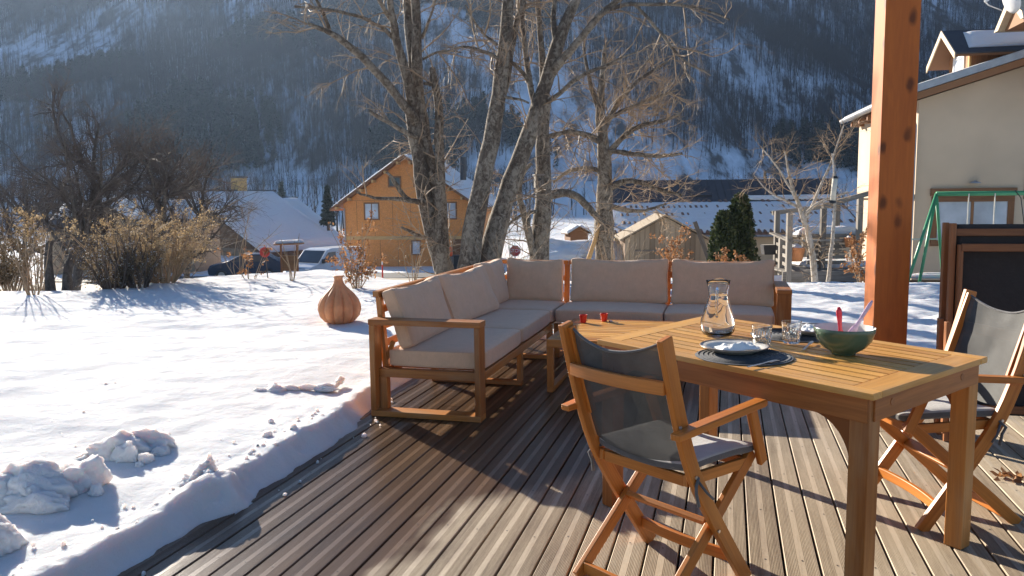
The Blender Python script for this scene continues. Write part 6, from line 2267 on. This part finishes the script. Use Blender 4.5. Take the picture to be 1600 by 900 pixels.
def scatter(name, proto, pts, scale, label):
    me = bpy.data.meshes.new(name)
    me.vertices.add(len(pts)); me.vertices.foreach_set('co', np.asarray(pts, np.float32).ravel())
    at_ = me.attributes.new('tree_scale', 'FLOAT', 'POINT'); at_.data.foreach_set('value', np.asarray(scale, np.float32))
    rt = me.attributes.new('tree_turn', 'FLOAT_VECTOR', 'POINT')
    gg = np.random.default_rng(len(pts))
    rot = np.stack([gg.normal(0, .04, len(pts)), gg.normal(0, .04, len(pts)), gg.uniform(0, 6.28, len(pts))], 1)
    rt.data.foreach_set('vector', rot.astype(np.float32).ravel())
    o = link(name, me)
    ng = bpy.data.node_groups.new(name, 'GeometryNodeTree')
    ng.interface.new_socket('Geometry', in_out='INPUT', socket_type='NodeSocketGeometry')
    ng.interface.new_socket('Geometry', in_out='OUTPUT', socket_type='NodeSocketGeometry')
    gi = ng.nodes.new('NodeGroupInput'); go = ng.nodes.new('NodeGroupOutput')
    iop = ng.nodes.new('GeometryNodeInstanceOnPoints')
    oi = ng.nodes.new('GeometryNodeObjectInfo'); oi.inputs[0].default_value = proto
    a1 = ng.nodes.new('GeometryNodeInputNamedAttribute'); a1.data_type = 'FLOAT'; a1.inputs[0].default_value = 'tree_scale'
    a2 = ng.nodes.new('GeometryNodeInputNamedAttribute'); a2.data_type = 'FLOAT_VECTOR'; a2.inputs[0].default_value = 'tree_turn'
    ng.links.new(gi.outputs[0], iop.inputs['Points']); ng.links.new(oi.outputs['Geometry'], iop.inputs['Instance'])
    ng.links.new(a1.outputs[0], iop.inputs['Scale']); ng.links.new(a2.outputs[0], iop.inputs['Rotation'])
    ng.links.new(iop.outputs[0], go.inputs[0])
    md = o.modifiers.new('scatter', 'NODES'); md.node_group = ng
    return tag(o, label, 'forest', kind='stuff')


gg = np.random.default_rng(909)
n = 180000
fx = gg.uniform(-720, 720, n); fy = gg.uniform(338, 700, n)
keep = np.abs(fx) < fy * 1.02 + 30
fx, fy = fx[keep], fy[keep]


def clear_at(px, py, rx, ry):
    """clearing on the slope around the spot seen there: centre and radii in metres"""
    s = (311.6 - py) / FPX
    Yc = (335 * .575 - 5) / (.575 - s)
    xc = (px - 800) / FPX * Yc
    return np.exp(-(((fx - xc) / rx) ** 2 + ((fy - Yc) / ry) ** 2))


dens = .69 + .75 * fbm(fx * .018 + .006 * fy, fy * .012, 4) + .5 * fbm(fx * .06, fy * .025 + 4, 3)
for px, py, rx, ry, k in ((900, 190, 26, 70, 1.1), (880, 300, 40, 18, 1.2), (690, 60, 34, 22, 1.0), (760, 110, 20, 25, .9), (60, 92, 46, 14, 1.3), (130, 65, 40, 10, .9), (30, 10, 60, 14, .7), (210, 40, 26, 18, .6), (1180, 2, 30, 8, 1.0), (110, 110, 30, 10, .4), (195, 105, 16, 7, .8), (500, 95, 26, 7, .7), (1220, 280, 90, 14, 1.2), (1130, 90, 20, 60, .35), (420, 190, 30, 40, .25)):
    dens = dens - k * clear_at(px, py, rx, ry)
pick = gg.random(len(fx)) < np.clip(dens, 0.015, 1)
fx, fy = fx[pick], fy[pick]
fz = mountain_z(fx, fy)
con = (fbm(fx * .014 + 40, fy * .014, 3) > .17) & (gg.random(len(fx)) < .7)
pr = [proto_tree('forest_tree', 1), proto_tree('forest_tree', 2), proto_tree('forest_tree', 3)]
pc = proto_tree('forest_spruce', 4, True)
kind = gg.integers(0, 3, len(fx))
sc2 = gg.uniform(.6, 1.15, len(fx))
for k in range(3):
    s_ = (~con) & (kind == k)
    scatter('mountain_wood', pr[k], np.stack([fx, fy, fz], 1)[s_], sc2[s_], 'bare leafless wood covering the shaded snowy mountain side')
s_ = con
scatter('mountain_conifers', pc, np.stack([fx, fy, fz], 1)[s_], sc2[s_], 'dark conifers scattered through the wood on the mountain side')
# hedgerow trees on the valley floor behind the houses
nv = 8200
hx = gg.uniform(-300, 300, nv); hy = gg.uniform(92, 335, nv)
k_ = (fbm(hx * .03, hy * .03 + 7, 3) > np.where(hx > .04 * hy, .14 + .3 * (hy > 170), -.22)) & (np.abs(hx) < hy * 1.0)
hx, hy = hx[k_], hy[k_]
scatter('valley_wood', pr[1], np.stack([hx, hy, ground_z(hx, hy)], 1), gg.uniform(.30, .70, len(hx)), 'low bare scrub and hedgerows on the valley floor behind the houses')

# ------------------------------------------------------------------ air
mt = bpy.data.materials.new('haze'); mt.use_nodes = True
nt = mt.node_tree
nt.nodes.remove(nt.nodes['Principled BSDF'])
pv = nt.nodes.new('ShaderNodeVolumePrincipled')
pv.inputs['Color'].default_value = (.50, .69, 1.0, 1)
pv.inputs['Density'].default_value = HAZE
pv.inputs['Anisotropy'].default_value = .45
nt.links.new(pv.outputs[0], nt.nodes['Material Output'].inputs['Volume'])
mb = MB().box(-1560, 1560, -480, 1640, -30, 300)
o = mb.build('haze', mt)
tag(o, kind='stuff')
